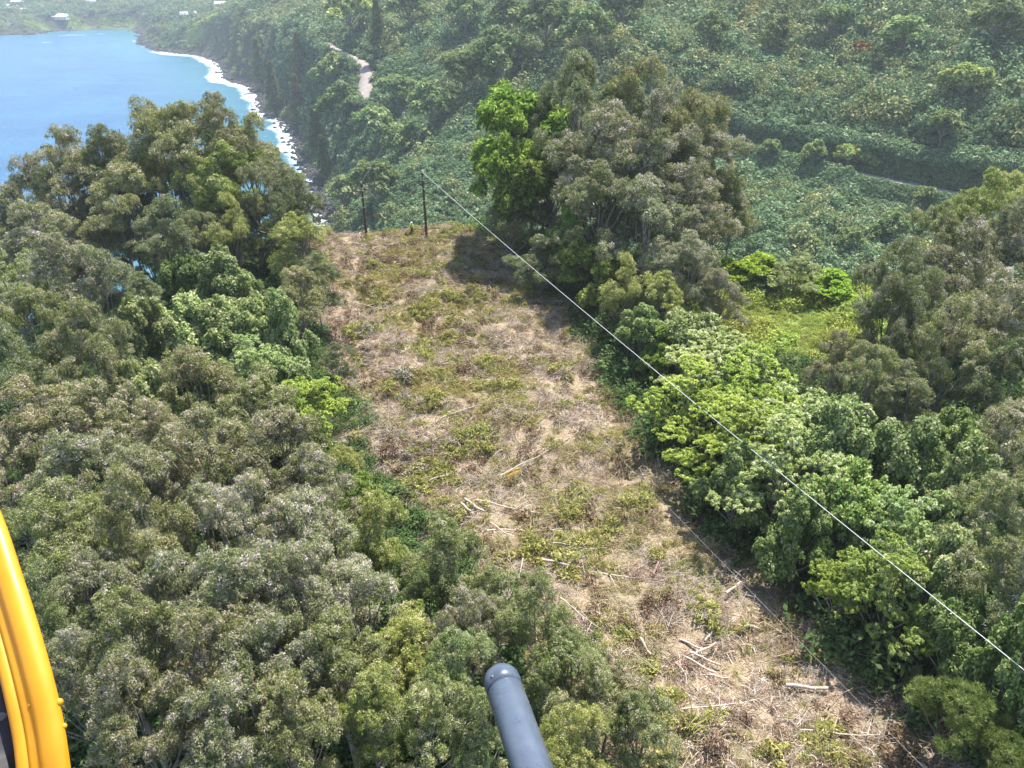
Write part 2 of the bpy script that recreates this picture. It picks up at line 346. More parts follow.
wv = math_n(nt, 'ADD', noise(nt, .22, 7, .72, vec=mp.outputs[0]), math_n(nt, 'MULTIPLY', noise(nt, .03, 3, .6, vec=mp.outputs[0]), 2.5))
foam = math_n(nt, 'MULTIPLY', math_n(nt, 'SUBTRACT', math_n(nt, 'ADD', attr(nt, 'foam'), math_n(nt, 'MULTIPLY', math_n(nt, 'ADD', nf, ng), .55)), .92), 2.2, True)
wc = mixc(nt, attr(nt, 'shallow'), ramp(nt, [(.35, (.014, .088, .20)), (.65, (.026, .122, .25))], nb), (.035, .15, .21))
caps = math_n(nt, 'MULTIPLY', math_n(nt, 'SUBTRACT', noise(nt, .10, 5, .8, vec=mp.outputs[0]), .70), 6.0, True)
foam = math_n(nt, 'MAXIMUM', foam, math_n(nt, 'MULTIPLY', caps, .5))
wc = mixc(nt, foam, wc, (.80, .84, .87))
rg = math_n(nt, 'MULTIPLY_ADD', foam, .5); rg.node.inputs[2].default_value = .22
principled(nt, out, wc, rg, .32, 0, wv, 1.0, 1.5)
sea = add('sea', np_mesh('sea', np.stack([xf, yf, np.zeros(len(xf))], 1), Qs, m, {'foam': fo, 'shallow': shal}, True))
tag(sea, 'light blue sea with white surf along the coast', kind='structure')

# ------------------------------------------------------------------ roads
def road_mesh(Q, w, name, label):
    T = np.gradient(Q[:, :2], axis=0); T /= np.linalg.norm(T, axis=1)[:, None]; N = np.stack([-T[:, 1], T[:, 0]], 1)
    V = []
    for o, dz in ((-w / 2, .0), (-w / 2 + .01, .12), (0, .2), (w / 2 - .01, .12), (w / 2, .0)):
        V.append(np.concatenate([Q[:, :2] + N * o, Q[:, 2:3] + dz], 1))
    V = np.stack(V, 1).reshape(-1, 3); k = 5; F_ = []
    for i in range(len(Q) - 1):
        for j in range(k - 1): F_.append((i * k + j, i * k + j + 1, (i + 1) * k + j + 1, (i + 1) * k + j))
    o = add(name, np_mesh(name, V, np.array(F_), M['asphalt'], None, False)); tag(o, label, kind='structure'); return o
road_mesh(road_a, 7.0, 'road', 'pale road cut across the far valley slope')
road_mesh(road_b, 8.0, 'road', 'pale bending road above the sea cliff')

# ------------------------------------------------------------------ leaf clouds
def unit(v): return v / np.maximum(np.linalg.norm(v, axis=-1, keepdims=True), 1e-9)
def leaf_cloud(r, C, R, per, L, Wd, up=.3, outw=.6, rnd=.8, along=False, flat=1.0, zmin=-.6):
    N = len(C); idx = np.repeat(np.arange(N), per); k = len(idx)
    dv = unit(r.normal(size=(k, 3))); dv[:, 2] = np.where((dv[:, 2] < zmin) | (r.random(k) < .45), np.abs(dv[:, 2]), dv[:, 2])
    rad = (0.55 + .5 * r.random(k) ** .6)[:, None] * R[idx][:, None]
    off = dv * rad; off[:, 2] *= flat; P = C[idx] + off
    nrm = unit(np.array([0, 0, up]) + outw * dv + rnd * unit(r.normal(size=(k, 3))))
    al = (r.random(k) < float(along))[:, None]; a = unit(np.where(al, dv + np.array([0, 0, .25]) + .55 * r.normal(size=(k, 3)), np.cross(nrm, r.normal(size=(k, 3)))))
    b = unit(np.cross(nrm, a))
    s = (.65 + .7 * r.random(k))[:, None]
    la = a * (L * .5) * s; lb = b * (Wd * .5) * s
    V = np.stack([P + la, P + lb + la * .1, P - la, P - lb + la * .1], 1).reshape(-1, 3)
    Q = np.arange(4 * k).reshape(-1, 4)
    tv = r.random(N)[idx]; v = np.clip(.5 + (tv - .5) * .55 + (r.random(k) - .5) * .75, 0, 1)
    return V, Q, np.repeat(v, 4)
def lobes_to_tufts(r, lobes, dens, frac=.34, zlow=-.35):
    C = []; R = []
    for (c, rad) in lobes:
        rad = np.array(rad, float); k = int(dens * (rad[0] * rad[1] + 2 * rad[0] * rad[2]) / 3) + 6
        dv = unit(r.normal(size=(k * 2, 3))); dv = dv[dv[:, 2] > zlow][:k]
        C.append(np.array(c) + dv * rad * (.72 + .28 * r.random((len(dv), 1)))); R.append(np.full(len(dv), frac * rad.min() ** .5 * 1.0) * (.7 + .6 * r.random(len(dv))))
    return np.concatenate(C), np.concatenate(R)
def dome_lobes(r, Rr, H, k, rl, zs=1.1, base=.25):
    L = []; ga = 2.39996
    for i in range(k):
        f = ((i + .5) / k) ** .55; an = i * ga + r.random() * 1.1; rr = Rr * f * (.62 + .33 * r.random())
        z = H * (base + (1 - base) * math.sqrt(max(0, 1 - (f * .985) ** 2)) * (.70 + .28 * r.random())) - rl * .3
        s = rl * (.62 + .62 * r.random()); L.append(((rr * math.cos(an), rr * math.sin(an), z), (s, s, s * zs * (.85 + .3 * r.random()))))
    return L
def head_lobes(r, Rr, H, heads, sub, rs, zs=1.0, spread=1.0):
    """crown of several unequal heads on limbs, each a cluster of small leafy knobs: uneven outline with gaps between heads"""
    L = []; a0 = r.random() * 6.28
    for i in range(heads):
        up = i < heads * .55; f = 0.0 if i == 0 else (.34 + .32 * r.random() if up else .62 + .30 * r.random())
        an = a0 + i * 2.39996 + r.normal() * .35; c = np.array([Rr * f * math.cos(an), Rr * f * math.sin(an), H * ((.86 - .45 * f + .16 * r.normal() * .6) if up else (.18 + .28 * r.random()))])
        hr = Rr * (.26 + .14 * r.random())
        for k in range(sub):
            d = unit(r.normal(size=3)); d[2] = abs(d[2]) * 1.1 - .25; q = c + d * hr * np.array([1, 1, zs]) * spread * (.75 + .5 * r.random()); s = rs * (.6 + .75 * r.random()); L.append((tuple(q), (s, s, s * (.8 + .4 * r.random()))))
    return L
def branches_for(r, lobes, mat, H, trunk_r=.16, tips=True):
    mb = MB(); root = Vector((0, 0, -.05 * H))
    for (c, rad) in lobes:
        c = Vector(c); st = root + Vector((0, 0, max(0, c.z * .25) * r.random()))
        mid = st.lerp(c, .5) + Vector(r.normal(size=3) * .25) - Vector((0, 0, .15 * H * .3))
        mb.tube([st, mid, c], [trunk_r * .75, trunk_r * .5, trunk_r * .28], 5)
        if tips:
            for k in range(2):
                dv = unit(r.normal(size=3)); dv[2] = abs(dv[2]) * .8; e = c + Vector(dv * np.array(rad) * (1.0 + .3 * r.random()))
                m2 = c.lerp(e, .55) + Vector(r.normal(size=3) * .15)
                mb.tube([c.lerp(mid, .2), m2, e], [trunk_r * .25, trunk_r * .17, .013], 4)
    return mb.mesh('branches', mat)
def trunk_mesh(r, mat, rad=.2):
    pts = []; rs = []
    for i in range(7):
        t = i / 6; pts.append((.25 * math.sin(t * 2.2 + r.random()) * t, .25 * math.cos(t * 3 + r.random()) * t - .12 * t, t)); rs.append(rad * (1.5 if i == 0 else 1.15 - .5 * t))
    V, Q = tube_arrays(pts, rs, 8); return np_mesh('trunk', V, Q, mat, None, True)
PROTO = {}
def make_kind(kind, variants, fn):
    PROTO[kind] = [fn(np.random.default_rng(100 * variants + 13 * i + hash_s(kind))) for i in range(variants)]
def hash_s(s): return sum(ord(c) * (i + 3) for i, c in enumerate(s))
def build(r, lobes, dens, frac, per, L, Wd, mat, bmat, R0, H, zlow=-.35, trunk_r=.16, **kw):
    C, R = lobes_to_tufts(r, lobes, dens, frac, zlow); V, Q, v = leaf_cloud(r, C, R, per, L, Wd, **kw)
    V[:, 2] = np.maximum(V[:, 2], -.15 * H)
    return dict(crown=np_mesh('crown', V, Q, mat, {'v': v}), branches=branches_for(r, lobes[::4] if len(lobes) > 30 else lobes, bmat, H, trunk_r), trunk=trunk_mesh(r, bmat, trunk_r * 1.2), R=R0, H=H)
make_kind('paper', 8, lambda r: build(r, head_lobes(r, 3.3, 7.0, 9, 6, .62, 1.2), 26, .36, 64, .16, .046, M['paper'], M['bark'], 3.3, 7.0, zlow=-.5, trunk_r=.10, up=.35, outw=.95, rnd=.6, along=.5))
make_kind('broad', 2, lambda r: build(r, head_lobes(r, 3.2, 6.4, 10, 6, .75, 1.0), 24, .40, 34, .32, .14, M['broad'], M['bark_dark'], 3.2, 6.4, zlow=-.5, trunk_r=.11, up=.5, outw=.8, rnd=.55, along=.2))
make_kind('kukui', 3, lambda r: build(r, head_lobes(r, 3.4, 4.6, 10, 6, .62, .8), 24, .42, 40, .23, .14, M['kukui'], M['bark'], 3.4, 4.6, zlow=-.4, trunk_r=.10, up=.6, outw=.6, rnd=.65))
make_kind('albizia', 4, lambda r: build(r, [(c, (s[0] * 1.7, s[1] * 1.7, s[2] * .30)) for c, s in head_lobes(r, 4.3, 4.2, 11, 6, .55, .55, 1.25)], 34, .26, 30, .30, .11, M['albizia'], M['bark'], 4.3, 4.2, zlow=-.2, trunk_r=.10, up=1.0, outw=.3, rnd=.6, flat=.4))
make_kind('soft', 2, lambda r: build(r, dome_lobes(r, 2.4, 3.4, 14, .8, .8, .1), 30, .36, 90, .34, .035, M['soft'], M['bark_dark'], 2.4, 3.4, up=.3, outw=.4, rnd=.8, along=True))
make_kind('hill', 4, lambda r: build(r, dome_lobes(r, 4.5, 6.5, 13, 1.5, 1.0), 7, .62, 26, .75, .42, M['kukui'], M['bark'], 4.5, 6.5, up=.5, outw=.6, rnd=.7))
make_kind('iron', 2, lambda r: build(r, [((.7 * (1 - i / 16) * math.cos(i * 2.4), .7 * (1 - i / 16) * math.sin(i * 2.4), i * .62), (1.55 - i * .07,) * 2 + (1.0,)) for i in range(16)], 9, .5, 30, .6, .16, M['soft'], M['bark_dark'], 2.4, 10, up=.2, outw=.4, rnd=.8, along=True))
COUNTS = {}
def tree(kind, name, base, h, R, tint, label, cat='tree', group=None, rz=None, squash=1.0):
    vs = PROTO[kind]; COUNTS[kind] = COUNTS.get(kind, -1) + 1; p = vs[COUNTS[kind] % len(vs)]
    o = empty(name, (base[0], base[1], base[2] - .1), rz if rz is not None else float(rng.random() * 6.28))
    s = R / p['R']; sz = s * squash; ch = p['H'] * sz
    ch = ch if kind in ('hill', 'iron') else max(ch, (.86 if kind in ('albizia', 'kukui') else .66) * h)
    ch = min(ch, .93 * h, max(2.9 * R, 3.0)) if kind not in ('hill', 'iron') else ch; sz = ch / p['H']
    zc = h - ch * .93
    c = add('crown', p['crown'], o, (0, 0, zc)); ax_ = .86 + .3 * rng.random(); c.scale = (s * ax_, s / ax_ ** .5, sz); c.color = (*tint, 1)
    b = add('branches', p['branches'], o, (0, 0, zc)); b.scale = c.scale
    t = add('trunk', p['trunk'], o); ts = max(.7, h / 11); t.scale = (ts, ts, zc + .02 * ch)
    tag(o, label, cat, group); return o
def place(px, py, rpx, h, kind, Dmax):
    """crown centre pixel -> base on the ridge: the ray meets the canopy level h*frac above the ground; at the ridge rim the tree stands at Dmax"""
    frac = {'albizia': .8, 'kukui': .76, 'soft': .75}.get(kind, .72)
    P = hit(px, py, h * frac)
    if P[1] > Dmax or P[1] < 5:
        P = at_D(px, py, Dmax - 6 * rng.random()); g = gz(P[0], P[1]); h = max(5.0, P[2] - g + .8 * rpx * Dmax / F)
    g = gz(P[0], P[1]); dep = (np.array([P[0], P[1], P[2] - CAMZ]) @ np.array([0, CP, -SP]))
    return (P[0], P[1], g), rpx * dep / F, h

# ------------------------------------------------------------------ trees on the ridge
GY, OL, BR, YE, DK, GN, PL = (1.0, .99, 1.02), (1, 1, .82), (1.07, .99, .97), (1.15, 1.22, .72), (.78, .83, .72), (.95, 1.03, .78), (1.25, 1.2, 1.3)  # DK: dark foliage; for crowns labelled shaded, shade put into the tint
LG = 'trees of the left grove'; RG = 'trees of the right wood'
P_, B_, K_, A_, S_ = 'paper', 'broad', 'kukui', 'albizia', 'soft'
NM = {'paper': 'paperbark_tree', 'broad': 'broadleaf_tree', 'kukui': 'candlenut_tree', 'albizia': 'albizia_tree', 'soft': 'ironwood_tree'}
LEFT = [
 (190,146,30,19,P_,OL,'tallest olive tree of the left grove, standing against the sea'),
 (222,138,24,18,P_,OL,'olive tree just right of the tallest crest tree, before the surf'),
 (152,166,26,17,P_,OL,'olive crest tree left of the tallest one, outlined by blue water'),
 (112,168,26,17,P_,DK,'dark olive crest tree with a small notch of sea to its left'),
 (66,180,26,17,P_,BR,'brownish tree with a tufted top on the left skyline of the grove'),
 (34,200,26,16,P_,GY,'grey-green tree where the grove skyline drops to the water at left'),
 (8,225,26,15,P_,GY,'outermost grey tree of the left skyline, cut by the picture edge'),
 (252,162,24,17,P_,OL,'olive tree beside the surf, second crown right of the tallest'),
 (275,190,22,16,P_,DK,'dark slim tree above the rocky surf at the grove corner'),
 (294,214,20,14,P_,DK,'narrow dark tree closest to the surf at the clearing corner'),
 (172,178,27,16,P_,YE,'yellow-green rounded tree below the tallest crest tree'),
 (228,180,24,15,P_,YE,'yellow-green tree in the second row below the surf'),
 (205,205,22,14,P_,YE,'small yellow-green dome in front of the shaded hollow'),
 (128,210,28,16,P_,OL,'olive tree in the second row left of the yellow-green dome'),
 (84,222,28,15,P_,BR,'brownish shaded tree below the notch of sea'),
 (44,250,28,15,P_,GY,'grey-green tree in the second row near the left edge'),
 (12,290,30,14,P_,GN,'green-tipped tree at the left edge below the water'),
 (170,236,22,13,P_,DK,'dark tree deep in the shade of the crest'),
 (232,240,20,12,P_,YE,'lime-tinged small tree at the right of the shaded hollow'),
 (300,248,22,11,P_,YE,'yellow-green tree at the clearing edge below the utility poles'),
 (318,286,17,9,P_,DK,'narrow dark upright tree at the left margin of the clearing'),
 (300,300,22,9,P_,OL,'olive small tree on the left margin beside the dry brush'),
 (62,292,34,15,P_,GY,'large pale grey-green tree in the middle of the left edge mass'),
 (108,306,30,14,P_,GY,'rounded grey tree bordering the dark hollow on its left'),
 (28,336,30,13,P_,GN,'olive-green tree at the left edge above the pale understory leaves'),
 (88,356,28,13,P_,OL,'olive drooping tree left of the silvery candlenut tree'),
 (14,392,26,12,P_,DK,'dark tree at the left edge above the pinkish-grey crowns'),
 (142,300,16,9,P_,DK,'small dark tree inside the shaded hollow of the grove'),
 (182,270,18,8,K_,DK,'dim broadleaf in the deepest shade of the grove hollow'),
 (228,288,26,9,K_,GY,'silvery broadleaf at the top of the pale green patch'),
 (188,330,30,9,K_,PL,'pale silvery candlenut tree spreading in the centre of the left grove'),
 (240,322,28,9,K_,GY,'grey-green candlenut tree right of the pale silvery one'),
 (148,346,24,9,K_,GY,'silvery candlenut tree at the left end of the pale patch'),
 (140,398,22,8,K_,PL,'bright candlenut tree wedged between two brownish crowns'),
 (52,372,24,8,K_,GY,'glossy candlenut leaves showing between olive trees at left'),
 (282,336,22,9,K_,GY,'dark broadleaf behind the spreading yellow-green albizia'),
 (262,372,34,9,A_,PL,'pale layered albizia crown left of the clearing'),
 (306,402,30,8.5,A_,YE,'yellow-green albizia spilling over the left edge of the clearing'),
 (318,442,16,6,A_,GY,'small thin albizia at the left edge beside grey brush'),
 (335,360,14,5,P_,DK,'small dark shrubby tree on the left margin, halfway along'),
 (205,392,34,11,P_,OL,'olive brown-tipped tree below the pale silvery candlenut'),
 (258,424,32,11,P_,OL,'olive tree directly below the pale layered albizia'),
 (48,444,40,12,P_,BR,'large pinkish-grey rounded tree near the left edge'),
 (108,432,36,12,P_,BR,'pinkish-grey rounded tree beside the bright candlenut'),
 (160,452,26,11,P_,BR,'domed brownish tree under the bright candlenut leaves'),
 (12,486,32,12,P_,BR,'brownish tree at the left edge above the yellow door frame'),
 (82,488,34,12,P_,GY,'grey tree below the pair of pinkish-grey crowns'),
 (214,474,38,12,P_,BR,'wide brownish tree in the middle of the near grove'),
 (282,472,34,11,P_,BR,'brownish tree between the wide one and the clearing'),
 (318,506,32,11,P_,GY,'grey tree near the left margin of the clearing, mid height'),
 (146,506,32,12,P_,GY,'grey rounded tree left of the wide brownish one'),
 (344,470,16,6,P_,YE,'low lime shrubby tree on the margin by the grey brush'),
 (366,500,17,6,A_,YE,'low bright yellow-green leafy sapling at the clearing edge'),
 (72,548,40,12,P_,GN,'broad green-grey domed tree right of the yellow door frame'),
 (148,562,36,12,P_,OL,'olive domed tree next to the broad green-grey one'),
 (212,540,32,12,P_,GY,'grey tree left of the silvery double crown'),
 (262,560,40,12,P_,PL,'silvery double-domed tree in the near grove'),
 (318,560,36,11,P_,PL,'silvery tree beside the bright green one at the margin'),
 (378,536,26,9,P_,YE,'bright green tree on the near left margin of the clearing'),
 (388,572,18,7,P_,YE,'small deep green tree just below the bright green one'),
 (104,604,34,12,P_,GY,'grey-green tree below the broad green-grey dome'),
 (176,616,38,12,P_,GY,'grey tree with bare white twigs, lower left'),
 (62,640,26,11,P_,GN,'bright green-tipped tree touching the yellow door frame'),
 (238,622,40,12,P_,GY,'grey-green tree below the silvery double-domed one'),
 (302,622,38,11,P_,PL,'large silvery-grey tree left of the small deep green one'),
 (358,612,34,10,P_,PL,'silvery crown with a soft outline left of the bare branches'),
 (136,664,36,12,P_,OL,'olive-grey tree with dead twigs near the frame bottom'),
 (210,684,40,12,P_,BR,'pinkish-grey tree with many dead white twigs'),
 (282,680,40,11,P_,GY,'grey-green tree at the bottom beside dead white twigs'),
 (92,712,36,12,P_,GY,'grey tree with tangled pale twigs beside the door frame foot'),
 (150,744,38,11,P_,BR,'brownish twiggy tree on the bottom edge at left'),
 (226,748,40,11,P_,GY,'tree with a forked pale trunk at the bottom edge'),
 (292,750,36,11,P_,OL,'olive tree on the bottom edge with one bare white limb'),
 (346,676,34,10,P_,GN,'green-grey tree left of the golden-tipped one'),
 (450,566,30,8.5,P_,GN,'isolated fresh green tree standing out into the clearing'),
 (428,604,20,7,P_,GN,'small dark green tree with bare stems below the isolated green one'),
 (498,612,26,8,P_,OL,'olive tree at the tip of the near grove by the long pale log'),
 (468,634,28,8.5,P_,GY,'grey-green tree left of the skid tip'),
 (536,636,28,8,P_,GN,'green tree behind the skid tip to its right'),
 (406,664,34,9,P_,YE,'golden-tipped tree left of the skid'),
 (452,684,30,9,P_,GN,'green tree touching the left side of the skid cap'),
 (372,722,34,9.5,P_,YE,'yellow-olive tree at the bottom, second from the skid'),
 (430,738,34,9,P_,GN,'fresh green tree at the bottom edge left of the skid'),
 (484,742,30,8.5,P_,GN,'green tree hidden partly by the skid tube'),
 (566,668,32,8,P_,GN,'dark green tree right of the skid cap'),
 (608,686,26,7.5,P_,BR,'browning half-bare tree near the lower clearing edge'),
 (584,716,32,8,P_,OL,'olive tree directly right of the skid tube'),
 (640,734,30,7,P_,OL,'olive tree closest to the clearing on the bottom edge'),
 (566,756,28,8,P_,YE,'yellow-green tree on the bottom edge beside the skid tube'),
]
RIGHT = [
 (582,104,30,24,P_,DK,'tall dark olive tree at the top of the right wood'),
 (556,116,20,23,P_,DK,'dark slender crown left of the tallest right wood tree'),
 (636,126,34,24,P_,OL,'tall olive tree behind the grey drooping crowns'),
 (684,134,32,23,P_,OL,'olive tree at the right shoulder of the tall group'),
 (532,144,37,21,B_,GN,'vivid green broadleaf tree, leftmost of the tall group'),
 (510,168,24,18,B_,GN,'shorter vivid green broadleaf tree leaning toward the valley, left of the tall one'),
 (548,184,26,16,B_,DK,'shaded deep green broadleaf under the vivid green tree'),
 (612,168,36,20,P_,GY,'grey drooping tree in the middle of the tall group'),
 (662,172,36,20,P_,GY,'grey-olive tree with clustered domes right of the drooping one'),
 (706,176,30,18,P_,GY,'grey tree on the right flank overlooking the lower valley'),
 (600,214,28,15,P_,DK,'shaded grey tree with visible trunks below the drooping one'),
 (650,226,34,15,P_,GY,'grey tree hanging above the pair of small flat crowns'),
 (700,224,30,14,P_,GY,'grey tree right of the hanging one, above the flat crowns'),
 (732,216,18,12,P_,OL,'small olive tree at the right tip of the tall group'),
 (508,222,18,9,P_,DK,'low dark tree at the upper right corner of the clearing'),
 (540,256,22,7,P_,DK,'shadowed low tree at the wood edge under the wire'),
 (576,240,22,9,B_,DK,'dark broadleaf at the foot of the tall group'),
 (592,268,20,8,B_,GY,'mid green broadleaf lit at the foot of the tall group'),
 (622,296,20,8,P_,YE,'small flat-topped yellow-green tree near the wire'),
 (660,300,20,8,P_,YE,'small flat-topped tree right of its yellow-green twin'),
 (690,270,23,11,P_,GY,'grey tree with a pale curved trunk at the meadow corner'),
 (722,296,18,8,P_,GY,'grey-olive round tree at the left end of the meadow'),
 (640,330,22,6,K_,DK,'dark leafy tree beneath the flat-topped pair'),
 (690,330,26,7,K_,GY,'silvery green tree left of the meadow'),
 (664,352,18,5,B_,DK,'shaded bushy tree where the wire meets the wood'),
 (748,268,18,4.5,B_,YE,'light green bushy tree behind the meadow, leftmost'),
 (796,272,20,5,P_,GN,'olive bush-shaped tree behind the middle of the meadow'),
 (832,284,18,3.5,B_,YE,'bright green low tree behind the right part of the meadow'),
 (770,282,14,3,A_,PL,'pale shrubby tree on the meadow rear edge'),
 (716,356,38,8,A_,PL,'pale albizia crown just below the meadow left corner'),
 (694,398,32,7,A_,YE,'yellow-green albizia nearest the clearing, touching the wire'),
 (752,382,40,8,A_,YE,'bright albizia in the middle of the light green mass'),
 (738,436,38,7.5,A_,YE,'albizia with lemon leaf tips below the wire'),
 (792,418,42,8,A_,PL,'pale albizia right of the bright middle one'),
 (786,470,40,8,A_,PL,'broad albizia at the lower end of the light green mass'),
 (736,484,26,6,K_,DK,'dark leafy tree in shadow at the clearing edge under the albizias'),
 (840,450,38,8.5,K_,GY,'grey-green leafy tree behind the broad albizia'),
 (846,500,34,8,K_,GN,'deep green leafy tree right of the broad albizia'),
 (800,528,26,6,K_,DK,'shaded leafy tree leaning over the lower clearing'),
 (832,376,17,10,P_,BR,'slim grey tree with weeping foliage rising from the albizias'),
 (866,386,22,11,P_,OL,'olive tree right of the slim weeping one'),
 (892,302,28,16,P_,DK,'tall dark tree right of the meadow'),
 (882,346,24,12,P_,DK,'lower dark crown below the tall dark tree'),
 (930,260,22,16,P_,OL,'olive tree at the valley rim, left of the big right wood'),
 (976,236,26,17,P_,YE,'yellow-olive tree on the rim of the right wood'),
 (1010,214,28,17,P_,YE,'highest yellow-olive tree at the right picture edge'),
 (958,282,34,16,P_,GY,'large grey tree in the middle of the right wood'),
 (1006,268,32,16,P_,GY,'grey tree at the right edge under the yellow-olive ones'),
 (930,316,26,13,P_,GY,'grey crown beside the tall dark tree'),
 (994,330,34,14,P_,GY,'pale grey weeping tree at the right edge, mid height'),
 (948,364,28,12,P_,OL,'olive tree above the dark gap with broken limbs'),
 (1010,390,30,12,P_,DK,'dark grey tree at the right edge beside the dark gap'),
 (900,404,26,9,P_,DK,'small dark tree left of the dark gap'),
 (912,462,30,8,K_,GY,'grey-green leafy tree below the dark gap'),
 (960,440,26,8,K_,DK,'shaded leafy tree inside the dark gap'),
 (1008,456,34,11,P_,BR,'brownish tree at the right edge below the dark gap'),
 (966,500,30,8,K_,GY,'silvery leafy tree left of the brownish edge tree'),
 (908,524,34,8,A_,PL,'pale albizia spray crossed by the wire'),
 (990,524,32,11,P_,OL,'olive-brown tree at the right edge, between the brownish one and the dark green one'),
 (896,580,32,7,A_,GN,'green albizia sapling reaching out over the shaded bank'),
 (848,578,22,5.5,A_,YE,'small yellow-tipped albizia at the shaded clearing edge'),
 (940,576,30,7.5,K_,GY,'leafy tree where the wire passes low at right'),
 (960,628,28,7,K_,DK,'shaded leafy tree right of the green sapling'),
 (1004,600,36,10,P_,DK,'dark green tree filling the right edge below the wire'),
 (1012,668,32,8,K_,DK,'dark leafy tree at the lower right edge'),
 (952,712,30,5.5,S_,GN,'soft bright green needle-leaved tree at the lower right'),
 (1004,724,26,5,S_,GN,'soft needle-leaved tree at the right bottom corner'),
 (1010,768,30,5,S_,GN,'soft needle-leaved tree cut by the bottom right corner'),
]
for (px, py, rp, h, k, tint, lab) in LEFT:
    py += 7 if py < 200 else 0
    base, R, h = place(px, py, rp * (1.6 if py < 200 else 1.38), h * (.92 + .2 * rng.random()), k, 113)
    tree(k, NM[k], base, h, R, tint, lab, 'tree', LG)
for (px, py, rp, h, k, tint, lab) in RIGHT:
    base, R, h = place(px, py, rp * (1.5 if k == A_ else 1.36), h, k, 120 if (px < 560 and py < 200) else 108)
    tree(k, NM[k], base, h, R, tint, lab, 'tree', RG)
for (x_, y_, h_, R_) in [(-38,96,11,4),(-46,100,11,4),(-54,104,11,4),(-62,100,11,4),(-70,94,11,4.2),(-50,110,10,4),(-40,108,10,4),(-78,86,11,4.2),(-60,110,10,4),(-84,76,11,4.2),(-70,106,10,4.2),(-34,104,9,3.6),(-33,113,8,3.4),(-90,66,11,4),(-66,113,12,4.6),(-80,101,13,4.8),(-92,90,14,4.8),(-76,114,13,4.8),(-98,79,14,4.8),(-55,117,10,4.4),(-104,68,15,4.8),(-45,117,9,4)]:
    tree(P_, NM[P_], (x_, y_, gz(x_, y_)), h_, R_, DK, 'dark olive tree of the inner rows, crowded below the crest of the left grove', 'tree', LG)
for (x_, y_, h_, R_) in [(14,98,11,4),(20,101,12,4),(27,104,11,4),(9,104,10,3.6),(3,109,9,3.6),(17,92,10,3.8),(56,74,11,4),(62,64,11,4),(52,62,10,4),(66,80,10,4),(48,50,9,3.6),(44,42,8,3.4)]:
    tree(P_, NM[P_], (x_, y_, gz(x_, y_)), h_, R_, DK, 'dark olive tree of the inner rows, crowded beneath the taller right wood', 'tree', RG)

# ------------------------------------------------------------------ distinct trees across the gulch
HT = [
 ('hill',498,70,24,.75,'large dark domed tree left of the vivid green tree, across the gulch'),
 ('hill',465,86,22,.7,'rounded dark tree next to the large domed one on the far slope'),
 ('hill',545,40,24,.75,'big blue-green tree high on the far slope above the tall group'),
 ('hill',585,45,22,.8,'blue-green tree right of the big one high on the far slope'),
 ('hill',506,36,20,.85,'blue-green tree above the large domed one on the far slope'),
 ('hill',620,14,22,.6,'dark tree at the top edge above the tall group'),
 ('hill',466,22,18,.8,'round tree near the top edge in the centre of the far slope'),
 ('hill',378,136,20,.95,'bright domed tree below the bending road'),
 ('hill',345,118,20,.8,'green tree below the inner bend of the far road'),
 ('hill',404,150,18,.8,'domed tree on the far slope straight above the right pole'),
 ('hill',432,120,20,.9,'olive tree on the far slope right of the bending road'),
 ('hill',375,185,20,.7,'dark tree on the far slope behind the left pole'),
 ('hill',345,200,16,.9,'green tree at the gulch mouth left of the left pole'),
 ('hill',398,98,16,.9,'green tree just right of the bending road'),
 ('hill',335,82,15,1.0,'bright green tree inside the bend of the far road'),
 ('hill',352,22,20,1.3,'tan-topped tree at the top edge above the bending road'),
 ('hill',410,20,18,.9,'tree at the top edge right of the tan-topped one'),
 ('iron',276,92,15,.75,'tall dark ironwood on the sea cliff, nearest the surf'),
 ('iron',262,66,14,.75,'ironwood on the sea cliff further back'),
 ('iron',300,104,15,.8,'tall ironwood right of the cliff gap'),
 ('iron',318,132,15,.8,'grey ironwood on the near side of the cliff'),
 ('iron',302,62,14,.9,'ironwood below the upper road stub'),
 ('iron',380,34,15,.85,'feathery upright tree right of the tan-topped one'),
 ('iron',326,160,14,.8,'ironwood low on the cliff above the surf'),
 ('hill',846,160,11,1.25,'yellow-green bushy tree on the outer edge of the right road'),
 ('hill',864,164,9,1.1,'green bushy tree beside the yellow-green one on the right road edge'),
 ('hill',768,152,10,1.0,'grey bush-like tree on the hidden stretch of the right road'),
 ('hill',812,158,11,1.0,'rounded bush-like tree on the hidden stretch, next to the road'),
 ('hill',922,196,10,.85,'dark bush-like tree in front of the visible right road'),
 ('hill',890,228,13,.85,'dark round tree in the lower valley right side'),
 ('hill',850,236,11,.8,'small dark tree standing alone in the lower valley'),
 ('hill',815,244,9,.8,'small dark tree at the left of the lower valley'),
 ('hill',960,88,16,1.2,'pale tree on the upper right slope'),
 ('hill',990,36,18,.85,'dark tree at the upper right corner of the slope'),
 ('hill',900,40,16,1.15,'light olive tree on the upper slope right of centre'),
 ('hill',775,40,16,.7,'dark tree on the upper slope above the right road'),
 ('hill',830,30,16,.9,'domed tree on the upper slope between dark and light ones'),
 ('hill',710,40,16,.75,'dark tree on the upper slope right of the tall group'),
 ('hill',940,130,14,.7,'dark domed tree on the slope above the visible right road'),
]
